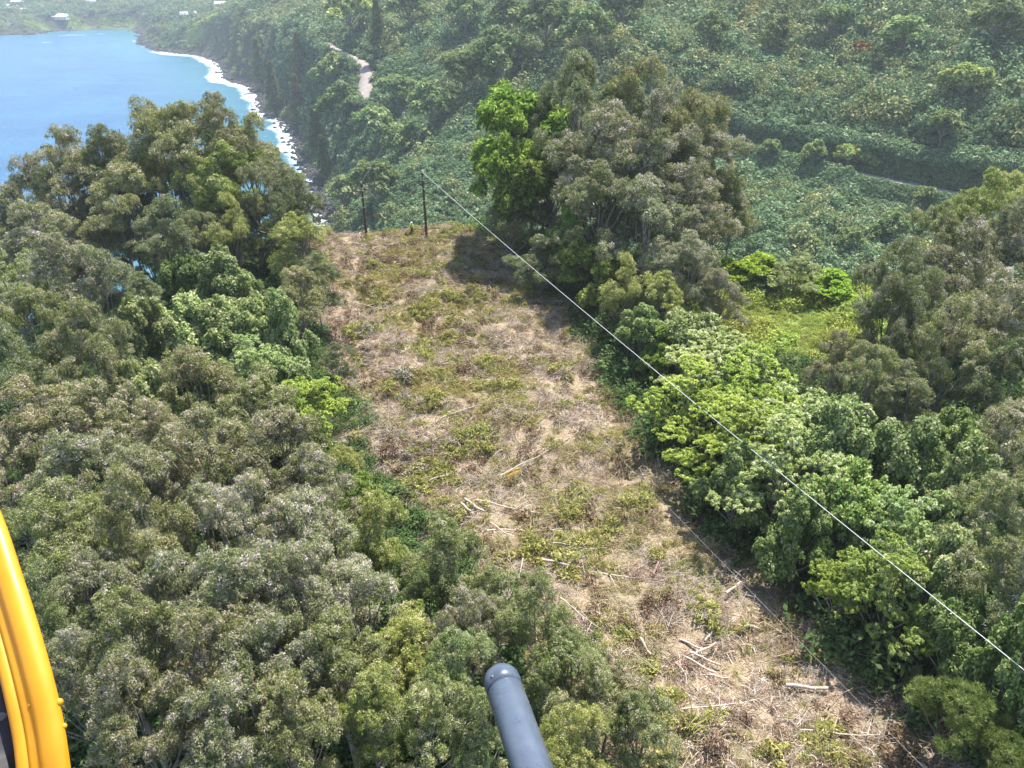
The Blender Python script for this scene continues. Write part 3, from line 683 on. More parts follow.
for (k, px, py, rp, tv, lab) in HT:
    if k == 'iron':
        P = hit(px, py + rp * 1.6); D = np.linalg.norm(P - [0, 0, CAMZ]); R = rp * .62 * D / F; h = R * 4.6
    else:
        P = hit(px, py + rp * .9); D = np.linalg.norm(P - [0, 0, CAMZ]); R = rp * D / F; h = R * 1.95
    tn = (tv, tv, tv * .95) if tv < 1.2 else (tv * 1.1, tv, tv * .8)
    if k == 'hill': tn = tuple(a * b for a, b in zip(tn, (.88, .94, .92)))
    tree(k, 'ironwood_tree' if k == 'iron' else 'hillside_tree', (P[0], P[1], gz(P[0], P[1])), h, R, tn, lab, 'tree', 'distinct trees across the gulch')

# ------------------------------------------------------------------ scattered masses ("stuff")
def proto_col(name, meshes):
    c = bpy.data.collections.new(name)
    for i, m_ in enumerate(meshes):
        o = bpy.data.objects.new('%s_%02d' % (name, i), m_); c.objects.link(o)
    return c
def scatter(name, col, P, rot, scl, idx, tint, label, cat):
    me = bpy.data.meshes.new(name); me.vertices.add(len(P)); me.vertices.foreach_set('co', np.ascontiguousarray(P, np.float32).ravel())
    a = me.attributes.new('rot', 'FLOAT_VECTOR', 'POINT'); a.data.foreach_set('vector', np.ascontiguousarray(rot, np.float32).ravel())
    a = me.attributes.new('scl', 'FLOAT_VECTOR', 'POINT'); a.data.foreach_set('vector', np.ascontiguousarray(scl, np.float32).ravel())
    a = me.attributes.new('tint', 'FLOAT', 'POINT'); a.data.foreach_set('value', np.ascontiguousarray(tint, np.float32))
    a = me.attributes.new('idx', 'INT', 'POINT'); a.data.foreach_set('value', np.ascontiguousarray(idx, np.int32))
    o = add(name, me)
    g = bpy.data.node_groups.new(name + '_nodes', 'GeometryNodeTree')
    g.interface.new_socket('Geometry', in_out='INPUT', socket_type='NodeSocketGeometry'); g.interface.new_socket('Geometry', in_out='OUTPUT', socket_type='NodeSocketGeometry')
    N = g.nodes; L = g.links; gi = N.new('NodeGroupInput'); go = N.new('NodeGroupOutput'); ip = N.new('GeometryNodeInstanceOnPoints')
    ci = N.new('GeometryNodeCollectionInfo'); ci.inputs['Collection'].default_value = col; ci.inputs['Separate Children'].default_value = True; ci.inputs['Reset Children'].default_value = True
    def na(nm, t):
        x = N.new('GeometryNodeInputNamedAttribute'); x.data_type = t; x.inputs[0].default_value = nm
        return x.outputs['Attribute']
    e = N.new('FunctionNodeEulerToRotation')
    L.new(gi.outputs[0], ip.inputs['Points']); L.new(ci.outputs[0], ip.inputs['Instance']); ip.inputs['Pick Instance'].default_value = True
    L.new(na('idx', 'INT'), ip.inputs['Instance Index']); L.new(na('rot', 'FLOAT_VECTOR'), e.inputs[0]); L.new(e.outputs[0], ip.inputs['Rotation']); L.new(na('scl', 'FLOAT_VECTOR'), ip.inputs['Scale'])
    L.new(ip.outputs[0], go.inputs[0])
    md = o.modifiers.new('scatter', 'NODES'); md.node_group = g
    tag(o, label, cat, None, 'stuff'); return o
def blob(r, rad, k, per, L, Wd, mat, flat=.7, **kw):
    dv = unit(r.normal(size=(k, 3))); dv[:, 2] = np.abs(dv[:, 2]); C = dv * rad * np.array([1, 1, flat]) * (.5 + .5 * r.random((k, 1)))
    V, Q, v = leaf_cloud(r, C, np.full(k, rad * .4), per, L, Wd, **kw); return np_mesh('clump', V, Q, mat, {'v': v})
def rot_scl(k, lo, hi, tilt=.15, zs=(.8, 1.25)):
    rot = np.stack([rng.normal(0, tilt, k), rng.normal(0, tilt, k), rng.random(k) * 6.283], 1)
    s = lo + (hi - lo) * rng.random(k) ** 1.6; return rot, np.stack([s, s, s * (zs[0] + (zs[1] - zs[0]) * rng.random(k))], 1)
def road_dist(x, y):
    bd = np.full(x.shape, 1e9)
    for (rp, rw) in ROADS:
        for i in range(len(rp) - 1):
            a = rp[i]; e = rp[i + 1][:2] - a[:2]; t = np.clip(((x - a[0]) * e[0] + (y - a[1]) * e[1]) / (e @ e), 0, 1)
            bd = np.minimum(bd, np.hypot(x - a[0] - t * e[0], y - a[1] - t * e[1]) - rw / 2)
    return bd
R9 = np.random.default_rng(5)
vcol = proto_col('valley_clump', [blob(R9, 1.0, 14, 24, .26, .16, M['valley'], .8, up=.4, outw=1.0, rnd=.5) for _ in range(4)]
                 + [blob(R9, 1.0, 22, 16, .20, .12, M['valley'], .9, up=.35, outw=1.0, rnd=.45) for _ in range(2)] + [blob(R9, 1.0, 10, 16, .3, .2, M['orange'], up=.5)])
# slope across the gulch
k = 120000; y = 125 + 620 * rng.random(k) ** .85; x = (rng.random(k) * 2 - 1) * (y * .78 + 40)
ke = 9000; ti = rng.integers(0, len(road_a) - 1, ke); tf = rng.random((ke, 1)); ep = road_a[ti] * (1 - tf) + road_a[ti + 1] * tf; x = np.concatenate([x, ep[:, 0] + rng.normal(0, 2, ke)]); y = np.concatenate([y, ep[:, 1] - 4.5 - 9 * rng.random(ke)])
ti = rng.integers(0, len(road_a) - 1, ke); ep = road_a[ti] * (1 - tf) + road_a[ti + 1] * tf; nr = np.gradient(road_a[:, :2], axis=0)[ti]; nr = nr / np.linalg.norm(nr, axis=1)[:, None]; of = 4.5 + 2.6 * rng.random(ke); x = np.concatenate([x, ep[:, 0] + nr[:, 1] * of]); y = np.concatenate([y, ep[:, 1] - nr[:, 0] * of])
keep = (coast_dist(x, y) > 6) & (road_dist(x, y) > .9); x, y = x[keep], y[keep]
z = height(x, y); keep = ((z < 66) | (y > 190)) & ~((np.abs(x - 20) < 60) & (y < 128)); x, y, z = x[keep], y[keep], z[keep]; k = len(x)
rot, scl = rot_scl(k, .95, 2.4, .2, (.8, 1.25)); dst = np.hypot(x, y); scl *= (0.75 + dst / 700)[:, None]
zone = fbm(x, y, 55, 3, 61); big = (rng.random(k) < .03 + .12 * sstep(.5, .68, zone) + .30 * sstep(.4, .75, z / 100 - .1) * (x > 20)) & (road_dist(x, y) > 12); scl[big] *= (1.5 + 1.0 * rng.random(big.sum()))[:, None]; scl[big, 2] *= 1.1
rd = road_dist(x, y); o_ = np.argsort(road_a[:, 0]); up_side = (y > np.interp(x, road_a[o_, 0], road_a[o_, 1])) & (x > 40)
seen = (x > 116) & (x < 160) & ~up_side; scl[seen & (rd < 7)] *= .5; scl[seen & (rd >= 7) & (rd < 15)] *= .72; scl[~up_side & (x > 40) & (x <= 116) & (rd < 12)] *= .95
scl[up_side & (rd < 3)] *= .45; face = up_side & (rd < 3.2); scl[face] *= (.5 + 1.3 * rng.random(face.sum()) ** 2)[:, None]; bank = up_side & (rd >= 3) & (rd < 8); scl[bank] = np.clip(scl[bank] * (.6 + 1.5 * fbm(x, y, 9, 2, 3)[bank])[:, None], .9, 3.4); big = big & ~(rd < 12)
idx = rng.integers(0, 4, k); idx[big] = rng.integers(4, 6, big.sum()); idx[rng.random(k) < .0025] = 6
tint = np.clip(sstep(.5, .72, fbm(x, y, 30, 2, 88)) * .45 * sstep(50, 85, z) + .3 * (rng.random(k) < .08) + .6 * big * (rng.random(k) < .4), 0, 1)
scatter('slope_forest', vcol, np.stack([x, y, z + .1 * scl[:, 2]], 1), rot, scl, idx, tint, 'dense blue-green forest covering the far side of the gulch', 'forest')
# far coast woods
k = 60000; y = 600 + 2600 * rng.random(k) ** 1.5; x = -y * .95 + rng.random(k) * (y * 1.25)
fd = np.zeros(k)
for (c, rx, ry) in FIELD: fd = np.maximum(fd, 1 - ((x - c[0]) / rx) ** 2 - ((y - c[1]) / ry) ** 2)
keep = (coast_dist(x, y) > 9) & (fd < .5 * rng.random(k) ** 2) & ~((y < 720) & (x > -y * .2)); x, y = x[keep], y[keep]; z = height(x, y); k = len(x)
rot, scl = rot_scl(k, 3.2, 8.5); scl[coast_dist(x, y) < 25] *= .6; idx = rng.integers(0, 6, k); tint = (fbm(x, y, 120, 2, 8) > .52) * .45 + .3 * rng.random(k)
scatter('coast_wood', vcol, np.stack([x, y, z], 1), rot, scl, idx, np.clip(tint, 0, 1), 'hazy wood along the far coast behind the bay', 'forest')
# sea-cliff face shrubs are part of the slope forest; understory under the two woods of the ridge
ucol = proto_col('understory_clump', [blob(R9, 1.0, 14, 34, .17, .08, M['under'], .8, up=.4, outw=.8, rnd=.6) for _ in range(4)])
k = 19000; x = rng.uniform(-125, 110, k); y = rng.uniform(12, 135, k); cdx = clearing_d(x, y)
keep = (cdx < -.6 + 2.2 * rng.random(k) ** 2) & (meadow_d(x, y) < .02); x, y = x[keep], y[keep]; z = height(x, y); k = len(x)
rot, scl = rot_scl(k, .6, 1.9); ce = clearing_d(x, y); scl *= (1 + .7 * ((ce > -6) & (ce < -1) & (x > -5)))[:, None]; scatter('understory', ucol, np.stack([x, y, z], 1), rot, scl, rng.integers(0, 4, k), (rng.random(k) < .25) * rng.random(k), 'low leafy undergrowth between the trunks of both woods', 'undergrowth')

# cleared strip: straw, sprouts, brush
def blades(r, k, length, width, spread, lean, mat, z0=0.0):
    an = r.random(k) * 6.283; rr = spread * np.sqrt(r.random(k)); P = np.stack([rr * np.cos(an), rr * np.sin(an), np.full(k, z0)], 1)
    a2 = r.random(k) * 6.283; ln = lean * (.4 + .8 * r.random(k)); dv = unit(np.stack([np.cos(a2) * ln, np.sin(a2) * ln, np.ones(k) * (1.0 - .6 * np.minimum(ln, 1.4) / 1.4)], 1))
    L = length * (.5 + .8 * r.random(k))[:, None]; sd = unit(np.cross(dv, r.normal(size=(k, 3)))) * width * .5
    mid = P + dv * L * .55; tip = P + dv * L + np.array([0, 0, -.25]) * L
    V = np.stack([P - sd, P + sd, mid + sd * .8, mid - sd * .8, tip + sd * .25, tip - sd * .25], 1).reshape(-1, 3)
    b = np.arange(k) * 6; Q = np.concatenate([np.stack([b, b + 1, b + 2, b + 3], 1), np.stack([b + 3, b + 2, b + 4, b + 5], 1)])
    v = np.clip(.5 + (r.random(k) - .5) * 1.1, 0, 1); return np_mesh('tuft', V, Q, mat, {'v': np.repeat(v, 6)})
def sticks(r, k, lo, hi, rad, spread, mat, zr=.25):
    mb = MB()
    for i in range(k):
        an = r.normal(0, .9); L = lo + (hi - lo) * r.random() ** 2; c = Vector((r.normal() * spread, r.normal() * spread, .04 + zr * r.random())); dv = Vector((math.cos(an), math.sin(an), r.normal() * .16)) * L * .5
        md = c + Vector(r.normal(size=3) * .06 * L) * Vector((1, 1, .3)).length * .5
        mb.tube([c - dv, md, c + dv], [rad * (.7 + .6 * r.random()), rad * .8, rad * .3], 3)
    return mb.mesh('sticks', mat, False)
ccol = proto_col('slash', [blades(R9, 90, .6, .035, .5, 1.5, M['straw']) for _ in range(3)] + [blades(R9, 80, .8, .03, .4, 1.1, M['straw']) for _ in range(2)]
                 + [sticks(R9, 22, .4, 1.7, .012, .42, M['deadwood']) for _ in range(2)] + [sticks(R9, 22, .4, 1.6, .013, .42, M['redwood']) for _ in range(2)] + [blob(R9, .6, 9, 18, .17, .05, M['brush'], .55, up=.3, outw=.4, rnd=.9) for _ in range(2)]
                 + [sticks(R9, 9, 1.4, 4.2, .017, .8, M['deadwood'], .4) for _ in range(3)])
k = 26000; y = rng.uniform(10, 134, k); x = rng.uniform(-42, 40, k); cdx = clearing_d(x, y); keep = cdx > -.8; x, y = x[keep], y[keep]; k = len(x); z = height(x, y)
rot, scl = rot_scl(k, .65, 1.5, .12); pt = fbm(x, y, 7, 3, 41)
near = sstep(75, 35, y); u = rng.random(k); idx = rng.integers(0, 5, k); idx = np.where(u < .05 + (.16 + .36 * near) * sstep(.46, .62, fbm(x, y, 6, 2, 33)), rng.integers(5, 7, k), np.where(u < .13 + (.24 + .42 * near) * sstep(.46, .62, fbm(x, y, 6, 2, 33)), rng.integers(7, 9, k), idx))
tint = np.clip(sstep(.44, .62, pt) * (.55 + .45 * sstep(40, 75, y)) + .25 * (rng.random(k) < .15), 0, 1)
idx[rng.random(k) < .05 + .22 * sstep(.52, .66, fbm(x, y, 5, 2, 91)) + .18 * sstep(6, 1, x - np.interp(y, XL_Y, XL_X))] = 9; idx[(idx == 9) & (rng.random(k) < .5)] = 10; scl[idx >= 9] *= 1.25
lg = rng.random(k) < .012 + .10 * sstep(.5, .66, fbm(x, y, 9, 2, 52)) * sstep(85, 55, y); idx[lg] = rng.integers(11, 14, lg.sum()); scl[lg] = 1.0
scl[(idx >= 5) & (idx < 9)] *= 1.1; rot[idx >= 5, 2] = rng.normal(2.6, .9, (idx >= 5).sum()); rot[idx >= 5, :2] *= .6
scatter('cut_straw_and_brush', ccol, np.stack([x, y, z - .03], 1), rot, scl, idx, tint, 'dry cut grass and thin brush covering the cleared strip', 'dry brush')
gcol = proto_col('sprout_clump', [blob(R9, .5, 12, 22, .13, .055, M['sprout'], .7, up=.4, outw=.8, rnd=.6) for _ in range(3)] + [blades(R9, 90, .5, .035, .35, .9, M['sprout']) for _ in range(2)])
k = 44000; y = rng.uniform(10, 134, k); x = rng.uniform(-42, 40, k); keep = clearing_d(x, y) > -1.2; x, y = x[keep], y[keep]
def gauss(px, py, sx_, sy_):
    c = at_z(px, py, 72); return np.exp(-((x - c[0]) / sx_) ** 2 - ((y - c[1]) / sy_) ** 2)
grey = gauss(385, 430, 3.5, 9) + .8 * gauss(375, 460, 3, 6) + .6 * gauss(355, 330, 4, 8) + .5 * gauss(330, 400, 4, 12)
green = .30 + 1.1 * gauss(460, 290, 10, 16) + .8 * gauss(540, 380, 8, 11) + .7 * gauss(480, 400, 8, 10) + .5 * gauss(470, 225, 8, 8) + .35 * gauss(450, 440, 5, 5) + .45 * gauss(735, 640, 1.2, 1.5) + .25 * gauss(620, 460, 5, 6)
dens = sstep(.38, .60, fbm(x, y, 4.0, 3, 15)) * (green + grey * 1.0) * 1.5
keep = rng.random(len(x)) < dens; tt = (grey / (grey + green + 1e-6)); x, y = x[keep], y[keep]; tt = tt[keep]; k = len(x); z = height(x, y)
rot, scl = rot_scl(k, .5, 1.5, .2); scl *= (.7 + .8 * sstep(.5, .72, fbm(x, y, 2.4, 2, 71)))[:, None]; scatter('green_regrowth', gcol, np.stack([x, y, z], 1), rot, scl, rng.integers(0, 5, k), np.where(rng.random(k) < tt, .9, .05), 'patches of green and grey-green regrowth among the straw', 'regrowth')
mcol = proto_col('meadow_tuft', [blades(R9, 80, .6, .04, .5, .9, M['meadow']) for _ in range(2)] + [blob(R9, .6, 10, 20, .15, .06, M['meadow'], .7, up=.4, outw=.8) for _ in range(2)])
k = 7000; x = rng.uniform(18, 50, k); y = rng.uniform(74, 102, k); keep = meadow_d(x, y) > -.08; x, y = x[keep], y[keep]; k = len(x); z = height(x, y)
rot, scl = rot_scl(k, .5, 1.6, .15); scl *= (.6 + 1.5 * sstep(.42, .7, fbm(x, y, 4, 3, 19)))[:, None]; scatter('meadow_grass', mcol, np.stack([x, y, z], 1), rot, scl, rng.integers(0, 4, k), np.clip(1.6 * (fbm(x, y, 6, 3, 27) - .35), 0, 1), 'yellow-green grassy meadow on the ridge between the woods', 'grass')
pf = []
for (c, rx, ry) in FIELD:
    a = rng.random(700) * 6.283; q = np.sqrt(rng.random(700)); pf.append(np.stack([c[0] + rx * q * np.cos(a), c[1] + ry * q * np.sin(a)], 1))
pf = np.concatenate(pf); pf = pf[coast_dist(pf[:, 0], pf[:, 1]) > 10]; k = len(pf); rot, scl = rot_scl(k, 2.0, 5.5, .1, (.35, .8))
scatter('far_pasture', mcol, np.concatenate([pf, height(pf[:, 0], pf[:, 1])[:, None]], 1), rot, scl, rng.integers(2, 4, k), np.zeros(k), 'light green grassy patches near the houses across the bay', 'grass')
# boulders at the shore
def rock(r):
    bm = bmesh.new(); bmesh.ops.create_icosphere(bm, subdivisions=2, radius=1.0)
    for v in bm.verts: v.co *= .75 + .5 * r.random()
    for v in bm.verts: v.co.z *= .7
    me = bpy.data.meshes.new('boulder'); bm.to_mesh(me); bm.free(); me.materials.append(M['rock']); return me
rcol = proto_col('boulder', [rock(R9) for _ in range(4)])
pts = []
for i in range(1, 27):
    a, b = np.array(coast[i]), np.array(coast[i + 1]); L = np.linalg.norm(b - a); c = int(min(700, L * (3.2 if a[1] < 800 else .9))); t = rng.random((c, 1)); dr = (b - a) / L
    pts.append(a + (b - a) * t + np.array([dr[1], -dr[0]]) * rng.normal(-3.0, 4.5, (c, 1)))
pts = np.concatenate(pts); pts = pts[pts[:, 1] < 1500]; z = np.maximum(height(pts[:, 0], pts[:, 1]), -.6); k = len(pts)
rot, scl = rot_scl(k, .5, 2.6, .6); scatter('shore_boulders', rcol, np.concatenate([pts, z[:, None]], 1), rot, scl, rng.integers(0, 4, k), np.zeros(k), 'dark lava boulders along the surf line', 'rocks')

# ------------------------------------------------------------------ fallen logs in the clearing
def on_clear(px, py, lift=.25):
    P = hit(px, py); return Vector((P[0], P[1], gz(P[0], P[1]) + lift))
def log(p0, p1, r0, r1, label, name='fallen_log', mat='deadwood', bend=.015, twigs=0, mid=None, lift=.48, cat='log'):
    a = on_clear(*p0, lift); b = on_clear(*p1, lift); L = (b - a).length; sd = (b - a).cross(Vector((0, 0, 1))).normalized()
    o = empty(name, a)
    pts = []; rs = []
    for i in range(9):
        t = i / 8; p = a.lerp(b, t) + sd * (math.sin(t * 3.1) * bend * L + (rng.random() - .5) * .02 * L); p.z += .05 * math.sin(t * 7)
        pts.append(p - a); rs.append(r0 + (r1 - r0) * t)
    V, Q = tube_arrays(pts, rs, 8); mb = MB(); mb.put(V, Q); add('stem', mb.mesh('stem', M[mat]), o)
    for end, s in ((0, -1), (8, 1)):
        m2 = MB(); d_ = (pts[1] - pts[0]).normalized() if end == 0 else (pts[8] - pts[7]).normalized()
        m2.tube([pts[end], pts[end] + d_ * s * .012, pts[end] + d_ * s * .014], [rs[end] * 1.02, rs[end] * .98, .002], 8)
        add('cut_end', m2.mesh('cut_end', M['deadwood']), o)
    for i in range(twigs):
        t = .3 + .65 * (i + .5) / twigs; q = a.lerp(b, t) - a + sd * math.sin(t * 3.1) * bend * L; e = q + sd * (1 if i % 2 else -1) * (.5 + .9 * rng.random()) + (b - a).normalized() * .6 + Vector((0, 0, .2 * rng.random()))
        m2 = MB(); m2.tube([q, q.lerp(e, .5) + Vector((0, 0, .06)), e], [r1 * .9 + .008, r1 * .6 + .006, .008], 5); add('twig', m2.mesh('twig', M[mat]), o)
    return tag(o, label, cat, 'cut stems lying in the clearing')
LOGS = [
 ((541,566),(628,581),.085,.04,'long pale log lying right of the isolated fresh green tree',2),
 ((627,581),(690,590),.035,.012,'thin brown stem continuing the line of the long pale log',3),
 ((487,536),(562,530),.06,.03,'pale straight log, lowest of the crossed group',0),
 ((476,507),(540,519),.055,.03,'pale bowed log at the top of the crossed group',1),
 ((465,504),(484,520),.085,.075,'short thick split log at the left of the crossed group',0),
 ((462,510),(471,520),.08,.06,'short stub log beside the thick split one',0),
 ((491,528),(512,549),.055,.03,'slanting thin log below the straight one of the crossed group',0),
 ((517,538),(537,544),.035,.02,'thin stick right of the slanting thin log',0),
 ((553,548),(598,558),.035,.018,'thin stick above the long pale log',1),
 ((523,572),(519,590),.04,.03,'short upright-looking stick left of the long pale log',0),
 ((787,682),(828,688),.09,.075,'short thick pale log at the lower right of the clearing',0),
 ((617,675),(652,692),.05,.03,'pale log beside the bottom grove tip',0),
 ((680,636),(706,648),.06,.05,'top log of the heap of split wood in the lower clearing',0),
 ((690,650),(722,660),.06,.05,'middle log of the heap of split wood',0),
 ((686,655),(716,668),.05,.05,'lower log of the heap of split wood',0),
 ((696,651),(716,643),.06,.05,'bleached log lying across the heap of split wood',0),
 ((705,641),(712,634),.06,.06,'short log end poking up behind the heap of split wood',0),
 ((710,670),(729,674),.05,.04,'split log lying off the front of the heap',0),
 ((640,641),(651,653),.07,.05,'log left of the heap of split wood',0),
 ((725,602),(739,588),.07,.06,'pale log end above the yellow-green regrowth patch',0),
 ((653,575),(661,558),.08,.06,'pale log standing at the right of the thin brown stem',0),
 ((430,482),(456,472),.05,.03,'pale branch near the grey-green brush at left',1),
 ((404,480),(440,490),.04,.02,'brown stick left of the pale branch',1),
 ((440,416),(492,406),.05,.025,'grey stem lying among the green patch in the middle',2),
 ((500,478),(570,440),.05,.02,'slanting stem with dead yellow fronds in the middle',1),
 ((775,655),(842,648),.035,.02,'reddish stick at the shaded edge, lower right',3),
 ((930,692),(976,684),.07,.03,'bare forked branch near the soft needle-leaved trees',3),
 ((852,648),(868,642),.07,.05,'broken pale branch at the shaded edge above the thick log',1),
 ((640,470),(690,488),.03,.02,'thin grey stick at the right margin, mid clearing',2),
 ((350,300),(392,318),.04,.02,'grey stick in the dry patch below the left pole',2),
 ((560,610),(600,640),.04,.02,'thin stick in front of the near grove tip',2),
 ((680,720),(760,700),.04,.02,'long thin stick on the bottom right straw',2),
 ((800,730),(880,735),.04,.02,'thin stem near the bottom edge at right',3),
 ((830,650),(925,680),.03,.015,'thin arched stem along the lower right margin',2),
]
for (a, b, r0, r1, lab, tw) in LOGS:
    log(a, b, r0 * 1.25, r1 * 1.25, lab, mat='redwood' if ('brown' in lab or 'reddish' in lab) else 'deadwood', twigs=tw)
# dead yellow frond lying in the middle
fr0 = on_clear(503, 478, .35); fr1 = on_clear(520, 466, .45)
def frond():
    o = empty('dead_frond', fr0); ax = fr1 - fr0; sd = ax.cross(Vector((0, 0, 1))).normalized()
    m1 = MB(); m1.tube([Vector((0, 0, 0)), ax * .5 + Vector((0, 0, .12)), ax], [.03, .025, .01], 5); add('stalk', m1.mesh('stalk', M['redwood']), o)
    V = []; 
    for i in range(46):
        t = (i // 2 + .5) / 23; s = 1 if i % 2 else -1; q = ax * t + Vector((0, 0, .12 * math.sin(t * 3.14))); L = .55 * math.sin(.3 + t * 2.6); e = q + sd * s * L + ax * .12 - Vector((0, 0, .15)); w = ax.normalized() * .05
        V += [q - w, q + w, e + w * .2, e - w * .2]
    V = np.array([tuple(v) for v in V]); m_ = np_mesh('leaflets', V, np.arange(len(V)).reshape(-1, 4), M['frond'], {'v': rng.random(len(V))}); add('leaflets', m_, o)
    tag(o, 'orange-yellow dead frond lying on the slanting stem', 'frond')
M['frond'] = leaf_mat('dead_frond_leaves', [(0, (.25, .15, .03)), (1, (.48, .34, .09))], False)
frond()

# ------------------------------------------------------------------ utility poles, wires
M['metal'] = simple('galvanised_metal', [(.3, (.30, .31, .32)), (.7, (.48, .49, .5))], 8, .45, .5, bump=False)
M['porcelain'] = simple('grey_porcelain', [(.3, (.45, .46, .48)), (.7, (.6, .61, .63))], 6, .25, .5, bump=False)
M['wire'] = simple('aluminium_wire', [(.3, (.62, .63, .65)), (.7, (.78, .79, .8))], 3, .38, .5, bump=False)
M['wire_dull'] = simple('dulled_wire', [(.3, (.30, .29, .28)), (.7, (.42, .41, .4))], 3, .7, .2, bump=False)  # copy of the wire darkened in colour so the sun shows it less
def lathe(prof, seg=10):
    def fn(bm):
        rings = [[bm.verts.new((r_ * math.cos(2 * math.pi * k / seg), r_ * math.sin(2 * math.pi * k / seg), z_)) for k in range(seg)] for r_, z_ in prof]
        for i in range(len(rings) - 1):
            for k in range(seg): bm.faces.new((rings[i][k], rings[i][(k + 1) % seg], rings[i + 1][(k + 1) % seg], rings[i + 1][k]))
        bm.faces.new(list(reversed(rings[0]))); bm.faces.new(rings[-1])
    return fn
def pole(bpx, tpx, label, lean):
    B = hit(*bpx); D = B[1]; g = gz(B[0], B[1]); T = at_D(tpx[0], tpx[1], D); h = T[2] - g
    o = empty('utility_pole', (B[0], B[1], g - .3)); o.rotation_euler = (lean[0], lean[1], .3)
    bm_obj('shaft', lathe([(.20, 0), (.185, h * .4), (.155, h * .8), (.135, h + .3), (.08, h + .34)], 12), M['pole'], o, smooth=False)
    for zz in (.96, .80, .62):
        bm_obj('band', lathe([(.19, -.05), (.19, .05)], 12), M['metal'], o, (0, 0, h * zz))
    bm_obj('insulator', lathe([(.04, 0), (.09, .05), (.045, .1), (.10, .16), (.045, .22), (.10, .28), (.03, .36)], 10), M['porcelain'], o, (0, 0, h + .34), True)
    bm_obj('steel_bracket', lambda bm: (bbox(bm, (0, -.3, 0), (.08, .5, .1), 0, .01), bbox(bm, (0, -.5, .05), (.3, .08, .08), 0, .01)), M['metal'], o, (0, 0, h * .93))
    for s in range(9):
        bm_obj('climbing_step', lambda bm: bbox(bm, ((.27 if s % 2 else -.27), 0, 0), (.16, .03, .03)), M['metal'], o, (0, 0, h * (.38 + .055 * s)))
    tag(o, label, 'utility pole', 'wooden poles at the end of the cleared strip')
    bpy.context.view_layer.update()
    return o.matrix_world @ Vector((0, 0, h + .5)), o.matrix_world @ Vector((0, 0, h * .9)), Vector((B[0], B[1], g))
top1, gy1, b1 = pole((367, 241), (361, 184), 'shorter wooden utility pole, left of the worker', (0.0, -.01))
top2, gy2, b2 = pole((427, 241), (419, 173), 'taller wooden utility pole, right of the worker', (0.0, -.02))
top3, gy3, b3 = pole((304, 246), (300, 200), 'wooden utility pole half hidden by the trees at the clearing corner', (0.0, 0.0))
def wire(A, px, z, label, rad, ext=2.4, k=2.2, mat='wire'):
    B = Vector(at_z(px[0], px[1], z)); pts = []
    for i in range(61):
        t = ext * i / 60; p = A.lerp(B, t); q = A.z + (B.z - A.z) * t; p.z = q - k * t * (ext - t) + k * t * (ext - 1) ; pts.append(p)
    mb = MB(); mb.tube(pts, [rad] * len(pts), 6); o = add('power_line', mb.mesh('power_line', M[mat])); tag(o, label, 'wire', 'power lines over the clearing'); return o
wire(top2, (1024, 670), 79.5, 'bright wire from the taller pole crossing the right wood', .019)
wire(top1, (870, 713), 79.0, 'thin wire from the shorter pole over the clearing', .0065, mat='wire_dull')
wire(top3, (755, 766), 78.5, 'thin wire from the half hidden pole over the near grove tip', .0065, mat='wire_dull')
for (A, px, z, lab) in ((top2, (520, 60), 62, 'thin wire running from the taller pole across the gulch'), (top1, (455, 20), 64, 'thin wire running from the shorter pole across the gulch')):
    B = Vector(hit(*px)) + Vector((0, 0, 9)); pts = [A.lerp(B, t / 40) - Vector((0, 0, 14 * (t / 40) * (1 - t / 40))) for t in range(41)]
    mb = MB(); mb.tube(pts, [.007] * 41, 4); o = add('power_line', mb.mesh('power_line', M['wire_dull'])); tag(o, lab, 'wire', 'power lines over the gulch')

# ------------------------------------------------------------------ worker between the poles
M['vest'] = simple('hi_vis_cloth', [(.3, (.55, .62, .10)), (.7, (.70, .76, .2))], 12, .8, .1)
M['trousers'] = simple('dark_work_trousers', [(.3, (.02, .022, .03)), (.7, (.05, .05, .06))], 12, .9, .1)
M['skin'] = simple('tanned_skin', [(.3, (.28, .16, .10)), (.7, (.36, .21, .14))], 10, .6, .3, bump=False)
M['helmet'] = simple('white_helmet', [(.3, (.75, .75, .74)), (.7, (.82, .82, .82))], 10, .3, .5, bump=False)
def skin_fig(name, joints, edges, root, mat, parent, sub=2):
    me = bpy.data.meshes.new(name); me.from_pydata([j[0] for j in joints], edges, []); o = add(name, me, parent)
    md = o.modifiers.new('skin', 'SKIN'); md.use_smooth_shade = True
    for i, j in enumerate(joints): me.skin_vertices[0].data[i].radius = (j[1], j[2] if len(j) > 2 else j[1]); me.skin_vertices[0].data[i].use_root = (i == root)
    sb = o.modifiers.new('sub', 'SUBSURF'); sb.levels = sub; sb.render_levels = sub; me.materials.append(mat); return o
wp = on_clear(412.5, 237, 0); worker = empty('person', (wp.x, wp.y, wp.z), 2.6)
J = [((0,0,.98),.15,.11),((0,.0,1.2),.15,.11),((0,.02,1.40),.17,.11),((0,.03,1.50),.06),((0,.05,1.58),.075,.09),((0,.06,1.70),.085,.10),
     ((.20,.02,1.42),.06),((.27,.06,1.16),.048),((.20,.28,1.05),.04),((.17,.34,1.03),.04),((-.20,.02,1.42),.06),((-.28,.03,1.16),.048),((-.24,.18,.95),.04),((-.23,.24,.92),.04),
     ((.10,0,.9),.10),((.13,.04,.5),.07),((.14,-.02,.09),.05),((.15,.13,.04),.045),((-.10,0,.9),.10),((-.14,.08,.5),.07),((-.16,.0,.09),.05),((-.17,.15,.04),.045)]
E = [(0,1),(1,2),(2,3),(3,4),(4,5),(2,6),(6,7),(7,8),(8,9),(2,10),(10,11),(11,12),(12,13),(0,14),(14,15),(15,16),(16,17),(0,18),(18,19),(19,20),(20,21)]
skin_fig('body', J, E, 0, M['skin'], worker)
